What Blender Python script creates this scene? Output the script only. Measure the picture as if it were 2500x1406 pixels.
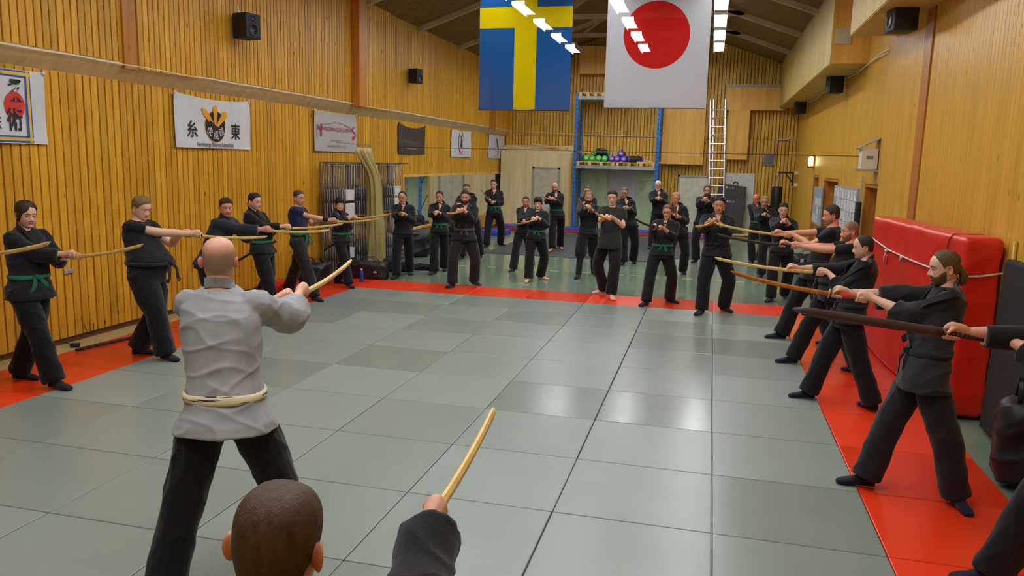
import bpy, math, random
import numpy as np
from mathutils import Vector, Matrix

sc = bpy.context.scene
for o in list(bpy.data.objects): bpy.data.objects.remove(o)
COL = sc.collection
random.seed(7); RNG = np.random.default_rng(7)

# ------------------------------------------------------------------ camera
F_PX = 1900.08; YAW, PITCH, ROLL = 0.24562, 0.16194, 0.02513
CAM = np.array([-0.1370, -4.6606, 2.2290])
_f = np.array([-math.sin(YAW)*math.cos(PITCH), math.cos(YAW)*math.cos(PITCH), -math.sin(PITCH)])
_r = np.array([math.cos(YAW), math.sin(YAW), 0.0]); _u = np.cross(_r, _f)
C_R = math.cos(ROLL)*_r + math.sin(ROLL)*_u; C_U = -math.sin(ROLL)*_r + math.cos(ROLL)*_u; C_F = _f
cd = bpy.data.cameras.new('camera'); cam = bpy.data.objects.new('camera', cd); COL.objects.link(cam)
cd.sensor_fit = 'HORIZONTAL'; cd.sensor_width = 36.0; cd.lens = F_PX/2500*36; cd.clip_end = 200; cd.clip_start = 0.05
cam.matrix_world = Matrix(((C_R[0], C_U[0], -C_F[0], CAM[0]), (C_R[1], C_U[1], -C_F[1], CAM[1]),
                           (C_R[2], C_U[2], -C_F[2], CAM[2]), (0, 0, 0, 1)))
sc.camera = cam

# ------------------------------------------------------------------ world and exposure
w = bpy.data.worlds.new('world'); sc.world = w; w.use_nodes = True
w.node_tree.nodes['Background'].inputs[0].default_value = (0.75, 0.85, 1.0, 1)
w.node_tree.nodes['Background'].inputs[1].default_value = 0.05
sc.view_settings.view_transform = 'Standard'; sc.view_settings.look = 'None'
sc.view_settings.gamma = 1.0; sc.view_settings.use_curve_mapping = False
sc.view_settings.exposure = -0.06
LAMP_STRENGTH = 32.0

# ------------------------------------------------------------------ pixel helpers (photo 2500 x 1406)
def ray(x, y):
    d = C_F + C_R*(x-1250)/F_PX - C_U*(y-703)/F_PX
    return d/np.linalg.norm(d)
def on(x, y, ax, v):                      # pixel on the plane  axis = v
    d = ray(x, y); return CAM + d*(v-CAM[ax])/d[ax]
def floor_at(x, y, z=0.0): return on(x, y, 2, z)
def near(x, y, g):                        # point of the pixel's ray nearest to guess g
    d = ray(x, y); return CAM + d*np.dot(np.asarray(g)-CAM, d)
def nrm(v):
    v = np.asarray(v, float); return v/(np.linalg.norm(v)+1e-12)

# ------------------------------------------------------------------ materials
def lin(c):
    c = [v/255 for v in c]
    return tuple(v/12.92 if v <= .04045 else ((v+.055)/1.055)**2.4 for v in c)
MATS = {}
def nt(name):
    m = bpy.data.materials.new(name); m.use_nodes = True; t = m.node_tree
    return m, t, t.nodes['Principled BSDF']
def mat(name, rgb, rough=.6, metal=0., var=.12, scale=6., bump=0., bscale=60., rnd=0., spec=.5, sheen=0., coat=0., stretch=(1, 1, 1), sub=0.):
    """plain surface: colour with soft noise, optional per-object variation and fine relief"""
    if name in MATS: return MATS[name]
    m, t, b = nt(name); N = t.nodes.new; L = t.links.new
    c = lin(rgb)
    tc = N('ShaderNodeTexCoord'); mp = N('ShaderNodeMapping'); mp.inputs['Scale'].default_value = stretch
    L(tc.outputs['Object'], mp.inputs['Vector'])
    n = N('ShaderNodeTexNoise'); n.inputs['Scale'].default_value = scale; n.inputs['Detail'].default_value = 5
    L(mp.outputs[0], n.inputs['Vector'])
    r = N('ShaderNodeValToRGB'); r.color_ramp.elements[0].position = .3; r.color_ramp.elements[1].position = .7
    r.color_ramp.elements[0].color = (*[v*(1-var) for v in c], 1); r.color_ramp.elements[1].color = (*[min(1, v*(1+var)) for v in c], 1)
    L(n.outputs['Fac'], r.inputs['Fac']); out = r.outputs['Color']
    if rnd:
        oi = N('ShaderNodeObjectInfo'); mr = N('ShaderNodeMapRange'); mr.inputs['To Min'].default_value = 1-rnd; mr.inputs['To Max'].default_value = 1+rnd
        L(oi.outputs['Random'], mr.inputs['Value'])
        hs = N('ShaderNodeHueSaturation'); L(mr.outputs[0], hs.inputs['Value']); L(out, hs.inputs['Color']); out = hs.outputs[0]
    L(out, b.inputs['Base Color'])
    b.inputs['Roughness'].default_value = rough; b.inputs['Metallic'].default_value = metal
    b.inputs['Specular IOR Level'].default_value = spec
    if sheen: b.inputs['Sheen Weight'].default_value = sheen
    if coat: b.inputs['Coat Weight'].default_value = coat; b.inputs['Coat Roughness'].default_value = .12
    if sub:
        b.inputs['Subsurface Weight'].default_value = sub; b.inputs['Subsurface Radius'].default_value = (.012, .005, .003); b.inputs['Subsurface Scale'].default_value = .6
    if bump:
        n2 = N('ShaderNodeTexNoise'); n2.inputs['Scale'].default_value = bscale; n2.inputs['Detail'].default_value = 4
        L(mp.outputs[0], n2.inputs['Vector'])
        bp = N('ShaderNodeBump'); bp.inputs['Strength'].default_value = bump; bp.inputs['Distance'].default_value = .01
        L(n2.outputs['Fac'], bp.inputs['Height']); L(bp.outputs[0], b.inputs['Normal'])
    MATS[name] = m; return m
def wood(name, rgb_lo, rgb_hi, rough=.45, axis=2, knots=True, rnd=.16, grain=1.0, kscale=1.0):
    """sawn pine: long grain along one axis, knots, a different cut on every board"""
    if name in MATS: return MATS[name]
    m, t, b = nt(name); N = t.nodes.new; L = t.links.new
    tc = N('ShaderNodeTexCoord'); oi = N('ShaderNodeObjectInfo')
    ad = N('ShaderNodeVectorMath'); ad.operation = 'ADD'; ml = N('ShaderNodeMath'); ml.operation = 'MULTIPLY'; ml.inputs[1].default_value = 97.3
    L(oi.outputs['Random'], ml.inputs[0]); L(tc.outputs['Object'], ad.inputs[0]); L(ml.outputs[0], ad.inputs[1])
    mp = N('ShaderNodeMapping'); s = [14*grain]*3; s[axis] = 0.9*grain; mp.inputs['Scale'].default_value = s; L(ad.outputs[0], mp.inputs[0])
    n = N('ShaderNodeTexNoise'); n.inputs['Scale'].default_value = 1.6; n.inputs['Detail'].default_value = 6; n.inputs['Distortion'].default_value = .6
    L(mp.outputs[0], n.inputs['Vector'])
    r = N('ShaderNodeValToRGB'); r.color_ramp.elements[0].position = .32; r.color_ramp.elements[1].position = .68
    r.color_ramp.elements[0].color = (*lin(rgb_lo), 1); r.color_ramp.elements[1].color = (*lin(rgb_hi), 1)
    L(n.outputs['Fac'], r.inputs[0]); out = r.outputs[0]
    if knots:
        mk = N('ShaderNodeMapping'); s = [5.5*kscale]*3; s[axis] = 2.2*kscale; mk.inputs['Scale'].default_value = s; L(ad.outputs[0], mk.inputs[0])
        v = N('ShaderNodeTexVoronoi'); v.inputs['Scale'].default_value = 1.0; L(mk.outputs[0], v.inputs['Vector'])
        kr = N('ShaderNodeValToRGB'); kr.color_ramp.elements[0].position = .04; kr.color_ramp.elements[1].position = .10
        kr.color_ramp.elements[0].color = (1, 1, 1, 1); kr.color_ramp.elements[1].color = (0, 0, 0, 1); L(v.outputs['Distance'], kr.inputs[0])
        mx = N('ShaderNodeMix'); mx.data_type = 'RGBA'; L(kr.outputs[0], mx.inputs[0]); L(out, mx.inputs[6]); mx.inputs[7].default_value = (*lin((112, 66, 20)), 1); out = mx.outputs[2]
    if rnd:
        mr = N('ShaderNodeMapRange'); mr.inputs['To Min'].default_value = 1-rnd; mr.inputs['To Max'].default_value = 1+rnd
        L(oi.outputs['Random'], mr.inputs['Value']); hs = N('ShaderNodeHueSaturation'); L(mr.outputs[0], hs.inputs['Value']); L(out, hs.inputs['Color']); out = hs.outputs[0]
    L(out, b.inputs['Base Color']); b.inputs['Roughness'].default_value = rough; b.inputs['Specular IOR Level'].default_value = .4
    bp = N('ShaderNodeBump'); bp.inputs['Strength'].default_value = .15; bp.inputs['Distance'].default_value = .004; L(n.outputs['Fac'], bp.inputs['Height']); L(bp.outputs[0], b.inputs['Normal'])
    MATS[name] = m; return m
def emit(name, rgb, s):
    if name in MATS: return MATS[name]
    m, t, b = nt(name); b.inputs['Base Color'].default_value = (*rgb, 1)
    b.inputs['Emission Color'].default_value = (*rgb, 1); b.inputs['Emission Strength'].default_value = s
    MATS[name] = m; return m
def vcol(name, rough=.5, sub=.0, bump=0., spec=.4, sheen=0., bscale=120.):
    """surface whose pigment comes from the colour attribute 'Col'"""
    if name in MATS: return MATS[name]
    m, t, b = nt(name); N = t.nodes.new; L = t.links.new
    a = N('ShaderNodeVertexColor'); a.layer_name = 'Col'
    tc = N('ShaderNodeTexCoord'); n = N('ShaderNodeTexNoise'); n.inputs['Scale'].default_value = 45; n.inputs['Detail'].default_value = 3; L(tc.outputs['Object'], n.inputs['Vector'])
    mr = N('ShaderNodeMapRange'); mr.inputs['To Min'].default_value = .88; mr.inputs['To Max'].default_value = 1.1; L(n.outputs['Fac'], mr.inputs['Value'])
    hs = N('ShaderNodeHueSaturation'); L(mr.outputs[0], hs.inputs['Value']); L(a.outputs['Color'], hs.inputs['Color']); L(hs.outputs[0], b.inputs['Base Color'])
    b.inputs['Roughness'].default_value = rough; b.inputs['Specular IOR Level'].default_value = spec
    if sheen: b.inputs['Sheen Weight'].default_value = sheen
    if sub:
        b.inputs['Subsurface Weight'].default_value = sub; b.inputs['Subsurface Radius'].default_value = (.012, .005, .003); b.inputs['Subsurface Scale'].default_value = .5
    if bump:
        n2 = N('ShaderNodeTexNoise'); n2.inputs['Scale'].default_value = bscale; L(tc.outputs['Object'], n2.inputs['Vector'])
        bp = N('ShaderNodeBump'); bp.inputs['Strength'].default_value = bump; bp.inputs['Distance'].default_value = .004; L(n2.outputs['Fac'], bp.inputs['Height']); L(bp.outputs[0], b.inputs['Normal'])
    MATS[name] = m; return m

PINE_L = wood('pine_left', (192, 136, 26), (218, 164, 48), rough=.42)
PINE_R = wood('pine_right', (196, 146, 40), (218, 170, 62), rough=.38, rnd=.07)
PINE_B = wood('pine_back', (206, 152, 46), (232, 184, 78), rough=.45)
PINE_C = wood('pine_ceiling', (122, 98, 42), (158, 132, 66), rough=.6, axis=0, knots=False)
POST = wood('glulam_post', (172, 104, 34), (198, 130, 50), rough=.4, grain=.6, kscale=.7)
PLY = wood('plywood', (212, 156, 62), (234, 184, 94), rough=.5, knots=False, grain=.35, rnd=.05)
PLYB = wood('pale_plywood', (208, 186, 134), (228, 208, 162), rough=.6, knots=False, grain=.3, rnd=.05)
DUCT = wood('duct_board', (184, 154, 78), (204, 178, 104), rough=.55, knots=False, grain=.25, rnd=.03)
DARK = mat('gap_dark', (104, 70, 28), .9)
GAPGREEN = mat('wind_barrier', (120, 118, 78), .9)

# ------------------------------------------------------------------ mesh helpers
ORG = {}
class MB:
    """collects vertices and faces; build() links them as one mesh object"""
    def __init__(s): s.v = []; s.f = []; s.m = []; s.n = 0
    def add(s, v, f, m=0):
        v = np.asarray(v, float).reshape(-1, 3)
        s.v.append(v); s.f += [tuple(i+s.n for i in q) for q in f]; s.m += [m]*len(f); s.n += len(v); return s
    def box(s, c, d, m=0, rot=None, top=1.0):
        x, y, z = [k/2 for k in d]; t = top
        v = np.array([(-x, -y, -z), (x, -y, -z), (x, y, -z), (-x, y, -z), (-x*t, -y*t, z), (x*t, -y*t, z), (x*t, y*t, z), (-x*t, y*t, z)])
        if rot is not None: v = v @ np.asarray(rot).T
        return s.add(v+np.asarray(c), [(0, 3, 2, 1), (4, 5, 6, 7), (0, 1, 5, 4), (1, 2, 6, 5), (2, 3, 7, 6), (3, 0, 4, 7)], m)
    def bbox(s, lo, hi, m=0):
        lo = np.asarray(lo, float); hi = np.asarray(hi, float); return s.box((lo+hi)/2, hi-lo, m)
    def rbox(s, c, d, r=.02, m=0, rot=None, seg=3):
        """box with rounded edges (superellipsoid-like grid)"""
        n = 4*(seg+1); hx, hy, hz = [k/2 for k in d]; rr = min(r, hx*.99, hy*.99, hz*.99)
        prof = [(hz-rr+rr*math.sin(a), -rr+rr*math.cos(a)) for a in np.linspace(math.pi/2, 0, seg+1)]
        prof = prof+[(-z, o) for z, o in prof[::-1]]
        rings = []
        for z, o in prof:
            ring = []
            for q, (sx, sy) in enumerate(((1, 1), (-1, 1), (-1, -1), (1, -1))):
                for a in np.linspace(0, math.pi/2, seg+1):
                    ang = a+q*math.pi/2
                    ring.append((sx*(hx-rr)+(rr+o)*math.cos(ang), sy*(hy-rr)+(rr+o)*math.sin(ang), z))
            rings.append(ring)
        v = np.array(rings).reshape(-1, 3)
        if rot is not None: v = v @ np.asarray(rot).T
        k = len(rings); f = [tuple(range(n)), tuple(range((k-1)*n, k*n))[::-1]]
        f += [(i*n+j, (i+1)*n+j, (i+1)*n+(j+1) % n, i*n+(j+1) % n) for i in range(k-1) for j in range(n)]
        return s.add(v+np.asarray(c), f, m)
    def rings(s, R, m=0, cap=True, closed=True):
        R = np.asarray(R, float); k, n, _ = R.shape
        f = [(i*n+j, i*n+(j+1) % n, (i+1)*n+(j+1) % n, (i+1)*n+j) for i in range(k-1) for j in range(n if closed else n-1)]
        if cap and closed: f += [tuple(range(n))[::-1], tuple(range((k-1)*n, k*n))]
        return s.add(R.reshape(-1, 3), f, m)
    def tube(s, pts, r, n=10, m=0, up=(0, 0, 1), flat=1.0, cap=True):
        """round (or flattened) tube along points; r is one radius or one for each point"""
        return s.rings(tube_rings(pts, r, n, up, flat), m, cap)
    def lathe(s, prof, c=(0, 0, 0), n=20, m=0, axis=(0, 0, 1), cap=True):
        a = nrm(axis); h = np.array((1., 0, 0)) if abs(a[0]) < .9 else np.array((0, 1., 0)); x = nrm(np.cross(h, a)); y = np.cross(a, x)
        R = [[np.asarray(c)+a*z+(x*math.cos(t)+y*math.sin(t))*r for t in np.linspace(0, 2*math.pi, n, endpoint=False)] for r, z in prof]
        return s.rings(R, m, cap)
    def prism(s, poly, lo, hi, m=0, fn=None):
        """polygon (2-D) pushed from lo to hi; fn(u, v, w) -> xyz"""
        n = len(poly); v = [fn(a, b, lo) for a, b in poly]+[fn(a, b, hi) for a, b in poly]
        return s.add(v, [tuple(range(n))[::-1], tuple(range(n, 2*n))]+[(i, (i+1) % n, n+(i+1) % n, n+i) for i in range(n)], m)
    def mesh(s, name, mats, origin=(0, 0, 0), smooth=False, col=None):
        me = bpy.data.meshes.new(name); v = np.concatenate(s.v) if s.v else np.zeros((0, 3)); v = v-np.asarray(origin)
        me.from_pydata(v.tolist(), [], s.f)
        for mm in (mats if isinstance(mats, (list, tuple)) else [mats]): me.materials.append(mm)
        if any(s.m): me.polygons.foreach_set('material_index', s.m)
        if smooth: me.polygons.foreach_set('use_smooth', [True]*len(s.f))
        me.update(); return me
    def build(s, name, mats, parent=None, origin=None, smooth=False):
        """world-space vertices; a child keeps its parent's origin, a top-level mesh gets its own base as origin"""
        if origin is None:
            if parent is not None: origin = ORG.get(parent.name, (0, 0, 0))
            else:
                v = np.concatenate(s.v); origin = (*((v.min(0)+v.max(0))/2)[:2], v[:, 2].min())
        me = s.mesh(name, mats, origin, smooth); return put(name, me, parent, origin)
def tube_rings(pts, r, n=10, up=(0, 0, 1), flat=1.0):
    P = np.asarray(pts, float); k = len(P); r = np.broadcast_to(np.asarray(r, float), (k,)) if np.ndim(r) < 2 else np.asarray(r, float)
    T = np.gradient(P, axis=0); up = np.asarray(up, float); R = []; prev = None
    for i in range(k):
        t = nrm(T[i]); h = up if prev is None else prev
        x = np.cross(t, h)
        if np.linalg.norm(x) < .05: x = np.cross(t, (1, 0, 0) if abs(t[0]) < .9 else (0, 1, 0))
        x = nrm(x); y = np.cross(x, t); prev = y
        ra, rb = (r[i], r[i]*flat) if r.ndim < 2 else r[i]
        a = np.linspace(0, 2*math.pi, n, endpoint=False)
        R.append(P[i]+np.outer(np.cos(a)*ra, x)+np.outer(np.sin(a)*rb, y))
    return np.array(R)
def put(name, me, parent=None, origin=(0, 0, 0)):
    o = bpy.data.objects.new(name, me); COL.objects.link(o)
    ORG[o.name] = tuple(float(k) for k in origin)
    if parent is not None:
        o.parent = parent; po = ORG.get(parent.name, (0, 0, 0)); o.location = [a-b for a, b in zip(origin, po)]
    else: o.location = origin
    return o
def tag(o, label=None, cat=None, group=None, kind=None):
    if label: o['label'] = label
    if cat: o['category'] = cat
    if group: o['group'] = group
    if kind: o['kind'] = kind
    return o
def thing(name, label, cat, loc=(0, 0, 0), group=None, kind=None):
    o = bpy.data.objects.new(name, None); COL.objects.link(o); o.location = [float(k) for k in loc]; o.empty_display_size = .1
    ORG[o.name] = tuple(float(k) for k in loc)
    return tag(o, label, cat, group, kind)
def struct(o): o['kind'] = 'structure'; return o
def rotz(a): c, s = math.cos(a), math.sin(a); return np.array(((c, -s, 0), (s, c, 0), (0, 0, 1.)))
def rotx(a): c, s = math.cos(a), math.sin(a); return np.array(((1., 0, 0), (0, c, -s), (0, s, c)))
def roty(a): c, s = math.cos(a), math.sin(a); return np.array(((c, 0, s), (0, 1., 0), (-s, 0, c)))
def text_mb(mb, s, fn, size=1.0, m=0, align='CENTER', bold=0.0):
    """letters as flat outlines; fn maps (x, y) in letter units to xyz"""
    cu = bpy.data.curves.new('t', 'FONT'); cu.body = s; cu.align_x = align; cu.align_y = 'CENTER'; cu.size = size; cu.offset = bold; cu.resolution_u = 3
    ob = bpy.data.objects.new('t', cu); COL.objects.link(ob); bpy.context.view_layer.update()
    me = bpy.data.meshes.new_from_object(ob.evaluated_get(bpy.context.evaluated_depsgraph_get()))
    v = [fn(p.co.x, p.co.y) for p in me.vertices]; f = [tuple(p.vertices) for p in me.polygons]
    if f: mb.add(v, f, m)
    bpy.data.objects.remove(ob); bpy.data.meshes.remove(me); bpy.data.curves.remove(cu)
# ------------------------------------------------------------------ room shell
XL, XU, XR, YB, YF = -7.30, -7.14, 2.45, 22.5, -6.2
ZF = -0.03                                  # gym floor; the mats' top is z = 0
EAVE, SLOPE, XMID = 5.30, .355, -2.36
def ceil_z(x): return EAVE + SLOPE*(abs(XMID-XU)-abs(x-XMID))

def floor_mat():
    m, t, b = nt('gym_floor'); N = t.nodes.new; L = t.links.new
    tc = N('ShaderNodeTexCoord'); n = N('ShaderNodeTexNoise'); n.inputs['Scale'].default_value = .7; n.inputs['Detail'].default_value = 3; L(tc.outputs['Object'], n.inputs[0])
    r = N('ShaderNodeValToRGB'); r.color_ramp.elements[0].color = (*lin((104, 124, 106)), 1); r.color_ramp.elements[1].color = (*lin((124, 142, 122)), 1)
    r.color_ramp.elements[0].position = .35; r.color_ramp.elements[1].position = .65; L(n.outputs[0], r.inputs[0]); L(r.outputs[0], b.inputs['Base Color'])
    mr = N('ShaderNodeMapRange'); mr.inputs['To Min'].default_value = .14; mr.inputs['To Max'].default_value = .2; L(n.outputs[0], mr.inputs[0]); L(mr.outputs[0], b.inputs['Roughness'])
    n2 = N('ShaderNodeTexNoise'); n2.inputs['Scale'].default_value = 9; L(tc.outputs['Object'], n2.inputs[0])
    bp = N('ShaderNodeBump'); bp.inputs['Strength'].default_value = .03; bp.inputs['Distance'].default_value = .01; L(n2.outputs[0], bp.inputs['Height']); L(bp.outputs[0], b.inputs['Normal'])
    return m
floor = struct(MB().bbox((XL-.1, YF, ZF-.1), (XR+.6, YB+.1, ZF)).build('floor', floor_mat()))
struct(MB().bbox((XL-.03, YF, ZF), (-7.004, 8.9, -.006)).build('trim_1', mat('linoleum_edge', (176, 150, 98), .5, bump=.05)))

def boards(parent, name, spots, w, t, m, axis):
    """vertical boards; spots = (along, depth, z0, z1); alike lengths share one mesh"""
    cache = {}
    for a, d, z0, z1 in spots:
        k = round(z1-z0, 2)
        if k not in cache:
            bm = MB(); h = (z1-z0)/2; ch = .004
            poly = [(-w/2, -t/2), (w/2, -t/2), (w/2, t/2-ch), (w/2-ch, t/2), (-w/2+ch, t/2), (-w/2, t/2-ch)]
            if axis == 'L': bm.prism(poly, -h, h, 0, lambda u, v, q: (v, u, q))
            elif axis == 'R': bm.prism(poly, -h, h, 0, lambda u, v, q: (-v, u, q))
            else: bm.prism(poly, -h, h, 0, lambda u, v, q: (u, -v, q))
            cache[k] = bm.mesh(name, m)
        o = bpy.data.objects.new(name, cache[k]); COL.objects.link(o); o.parent = parent
        po = np.array(ORG[parent.name]); p = np.array((d, a, (z0+z1)/2) if axis in 'LR' else (a, d, (z0+z1)/2))
        o.location = p-po

# left wall, lower part, with the mirror bay
MIR = (12.95, 22.25, .52, 1.78)
wl = struct(MB().bbox((XL-.12, YF, ZF), (XL-.032, YB, 3.2)).build('wall_left', DARK))
sp = []; y = 0.2; rr = random.Random(3)
while y < YB-.1:
    j = rr.uniform(-.003, .003)
    if MIR[0]-.02 < y < MIR[1]+.05: sp += [(y, XL-.016+j, MIR[3]+.06, 3.1), (y, XL-.016+j, .05, MIR[2]-.06)]
    else: sp.append((y, XL-.016+j, .07, 3.1))
    y += .115
boards(wl, 'board', sp, .097, .032, PINE_L, 'L')
# sloping plywood strip above it
mb = MB(); mb.prism([(XL-.03, 3.06), (XL+.0, 3.09), (XU+.005, 3.27), (XU-.03, 3.31), (XL-.06, 3.14)], YF, YB, 0, lambda u, v, q: (u, q, v))
struct(mb.build('trim_2', PLYB))
mb = MB(); mb.tube([(XU+.03, y, 3.262+.004*math.sin(y*5)) for y in np.linspace(YF+.1, YB-.2, 120)], .008, 6)
tag(mb.build('cable', mat('white_cable', (225, 222, 214), .5)), 'thin white cable running along the sloping ledge of the long wall', 'cable')
# left wall, upper part
wu = struct(MB().bbox((XU-.12, YF, 3.25), (XU-.03, YB, EAVE+.3)).build('wall_clerestory', DARK))
sp = []; y = 1.0
while y < YB-.05:
    if not (3.62 < y < 3.86 or 9.86 < y < 10.24 or 19.78 < y < 20.12):
        off = .035 if (3.86 <= y < 5.0 or 10.24 <= y < 11.75) else 0.
        sp.append((y, XU-.014+off+rr.uniform(-.002, .002), 3.29-(.05 if off else 0), EAVE+.02))
    y += .1
boards(wu, 'board', sp, .083, .028, PINE_L, 'L')
for i, (y0, y1, dx) in enumerate(((3.61, 3.83, .03), (9.86, 10.2, .17), (19.78, 20.1, .12))):
    struct(MB().bbox((XU-.1, y0, 3.22), (XU+dx, y1, EAVE+.1)).build('trim_%d' % (3+i), POST))

# back wall
wb = struct(MB().bbox((XL-.2, YB, ZF), (XR+.2, YB+.1, 7.3)).build('wall_back', GAPGREEN))
sp = []; x = XL+.06
while x < XR-.02:
    sp.append((x, YB-.014+rr.uniform(-.002, .002), .02, 3.12)); x += .112
x = XL+.06
while x < XR-.02:
    sp.append((x, YB-.012, 3.13, round(ceil_z(x)+.02, 2))); x += .112
boards(wb, 'board', sp, .088, .026, PINE_B, 'B')
struct(MB().bbox((XL-.2, YF-.1, ZF), (XR+.6, YF, 7.3)).build('wall_front', PINE_R))

# right wall with its door recesses
wr = thing('wall_right', None, None, (XR, 8, 0)); struct(wr)
def ry(px, py=480): return float(on(px, py, 0, XR)[1])
DOORS = []
for px0, px1, ptop in ((1984, 1990, 432), (2010, 2038, 440), (2112, 2136, 456)):
    yn, yf = ry(px1+6), ry(px0); yf = max(yf, yn+.9); DOORS.append((yn, yf, float(on(px0, ptop, 0, XR)[2])))
sp = []; y = YF+.1
mb = MB(); segs = sorted(DOORS); cur = YF
for yn, yf, zt in segs:
    mb.bbox((XR+.032, cur, ZF), (XR+.5, yn-.05, 5.6)); mb.bbox((XR+.032, yn-.05, zt+.06), (XR+.5, yf+.05, 5.6)); cur = yf+.05
mb.bbox((XR+.032, cur, ZF), (XR+.5, YB, 5.6)); mb.build('backing', mat('groove', (96, 66, 26), .8), wr)
while y < YB-.03:
    if not 6.4 < y < 6.82:
        z0 = .02
        for yn, yf, zt in DOORS:
            if yn-.05 < y < yf+.05: z0 = zt+.06
        off = -.012 if y < 9.6 else 0
        sp.append((y, XR+.016+off, z0, 5.45 if y < 10.95 else 4.25))
    y += .102
boards(wr, 'board', sp, .1, .03, PINE_R, 'R')
struct(MB().bbox((XR-.03, 6.42, 0), (XR+.1, 6.78, 5.4)).build('trim_6', POST))
for i, (yn, yf, zt) in enumerate(DOORS):
    d = thing('door_%d' % (i+1), None, None, (XR+.3, (yn+yf)/2, 0)); struct(d)
    MB().bbox((XR+.28, yn-.06, ZF), (XR+.34, yf+.06, zt)).build('leaf', mat('door_paint_%d' % i, ((150, 146, 120), (196, 186, 110), (150, 160, 168))[i], .5), d)
    mb = MB(); mb.bbox((XR-.01, yf, ZF), (XR+.3, yf+.05, zt+.05)); mb.bbox((XR-.01, yn-.05, ZF), (XR+.3, yn, zt+.05)); mb.bbox((XR-.01, yn, zt), (XR+.3, yf, zt+.05))
    mb.build('frame', POST, d)
    mb = MB(); mb.tube([(XR+.28, yn+.1, 1.02), (XR+.24, yn+.1, 1.02), (XR+.24, yn+.2, 1.02)], .01, 8); mb.build('handle', mat('steel', (170, 170, 172), .3, metal=1.), d)

# ceiling, trusses
mb = MB(); xs = [XU-.1, XMID, XR+.1]; P = [(x, ceil_z(x)+.06) for x in xs]; P += [(x, ceil_z(x)+.25) for x in xs[::-1]]
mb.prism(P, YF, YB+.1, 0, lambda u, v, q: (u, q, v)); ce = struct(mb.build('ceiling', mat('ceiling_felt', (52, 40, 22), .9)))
mb = MB(); y = YF+.1; sl = math.atan(SLOPE)
while y < YB:
    for sgn, x0, x1 in ((-1, XU-.05, XMID), (1, XMID, XR+.05)):
        xm = (x0+x1)/2; ln = (x1-x0)/math.cos(sl)
        mb.box((xm, y, ceil_z(xm)+.02), (ln, .062, .03), 0, roty(sl*sgn))
    y += .09
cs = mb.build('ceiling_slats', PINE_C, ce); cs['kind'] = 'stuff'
TR = [-2.0, 1.1, 4.2, 7.3, 10.4, 13.45, 16.5, 19.55]; RAFT = mat('rafter_paint', (190, 178, 140), .6)
TZ = 6.02; xa = XU+(TZ-EAVE)/SLOPE; xb = 2*XMID-xa
for i, y in enumerate(TR):
    t = thing('trim_%d' % (10+i), None, None, (XMID, y, TZ)); struct(t)
    for sgn, x0 in ((-1, XU-.02), (1, XR-.0)):
        xm = (x0+XMID)/2; ln = abs(x0-XMID)/math.cos(sl)
        MB().box((xm, y, ceil_z(xm)-.05), (ln, .1, .12), 0, roty(sl*sgn)).build('rafter', RAFT, t)
    MB().bbox((xa, y-.05, TZ-.05), (xb, y+.05, TZ+.06)).build('tie_beam', RAFT, t)
    for sgn in (-1, 1):
        MB().tube([(XMID+sgn*1.9, y, TZ), (XMID+sgn*1.05, y, ceil_z(XMID+sgn*1.05))], .035, 4).build('strut', RAFT, t)

# boxed ducts along the right wall
def duct(name, y0, y1, zb, i):
    t = thing(name, None, None, (2.1, (y0+y1)/2, zb)); struct(t)
    seams = list(np.arange(y0, y1, 2.44))+[y1]
    for a, b in zip(seams[:-1], seams[1:]):
        MB().bbox((1.80, a+.004, zb), (1.82, b-.004, 5.75)).build('panel', DUCT, t)
    MB().bbox((1.81, y0+.01, zb-.012), (XR+.03, y1, zb+.01)).build('underside', DUCT, t)
    MB().bbox((1.81, y0-.012, zb-.01), (XR+.03, y0+.012, 5.75)).build('end_panel', PLY, t)
    MB().bbox((1.81, y1-.012, zb-.01), (XR+.03, y1+.0, 5.75)).build('end_panel', PLY, t)
    return t
duct('trim_20', 10.9, YB, 4.12, 0); duct('trim_21', -2.2, 8.8, 4.28, 1)
MB().bbox((1.86, 10.86, 4.45), (2.12, 10.9, 4.72)).build('vent_cover', mat('vent_white', (205, 196, 172), .6), bpy.data.objects['trim_20'])

# mirror bay frame and glass
MM, t, b = nt('mirror_glass'); b.inputs['Base Color'].default_value = (.86, .9, .88, 1); b.inputs['Metallic'].default_value = 1; b.inputs['Roughness'].default_value = .02
my0, my1, mz0, mz1 = MIR
mr_ = thing('mirror', 'long wall mirror in a pale wooden frame behind the back row', 'mirror', (XL, (my0+my1)/2, mz0))
n = 5
for k in range(n):
    a = my0+(my1-my0)*k/n; b_ = my0+(my1-my0)*(k+1)/n
    MB().bbox((XL-.03, a+.004, mz0), (XL-.012, b_-.004, mz1)).build('pane', MM, mr_)
for (a, b_, c, d) in ((my0-.06, my1+.06, mz1, mz1+.06), (my0-.06, my1+.06, mz0-.06, mz0), (my0-.06, my0, mz0, mz1), (my1, my1+.06, mz0, mz1)):
    MB().bbox((XL-.03, a, c), (XL+.02, b_, d)).build('frame_rail', PLY, mr_)

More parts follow.
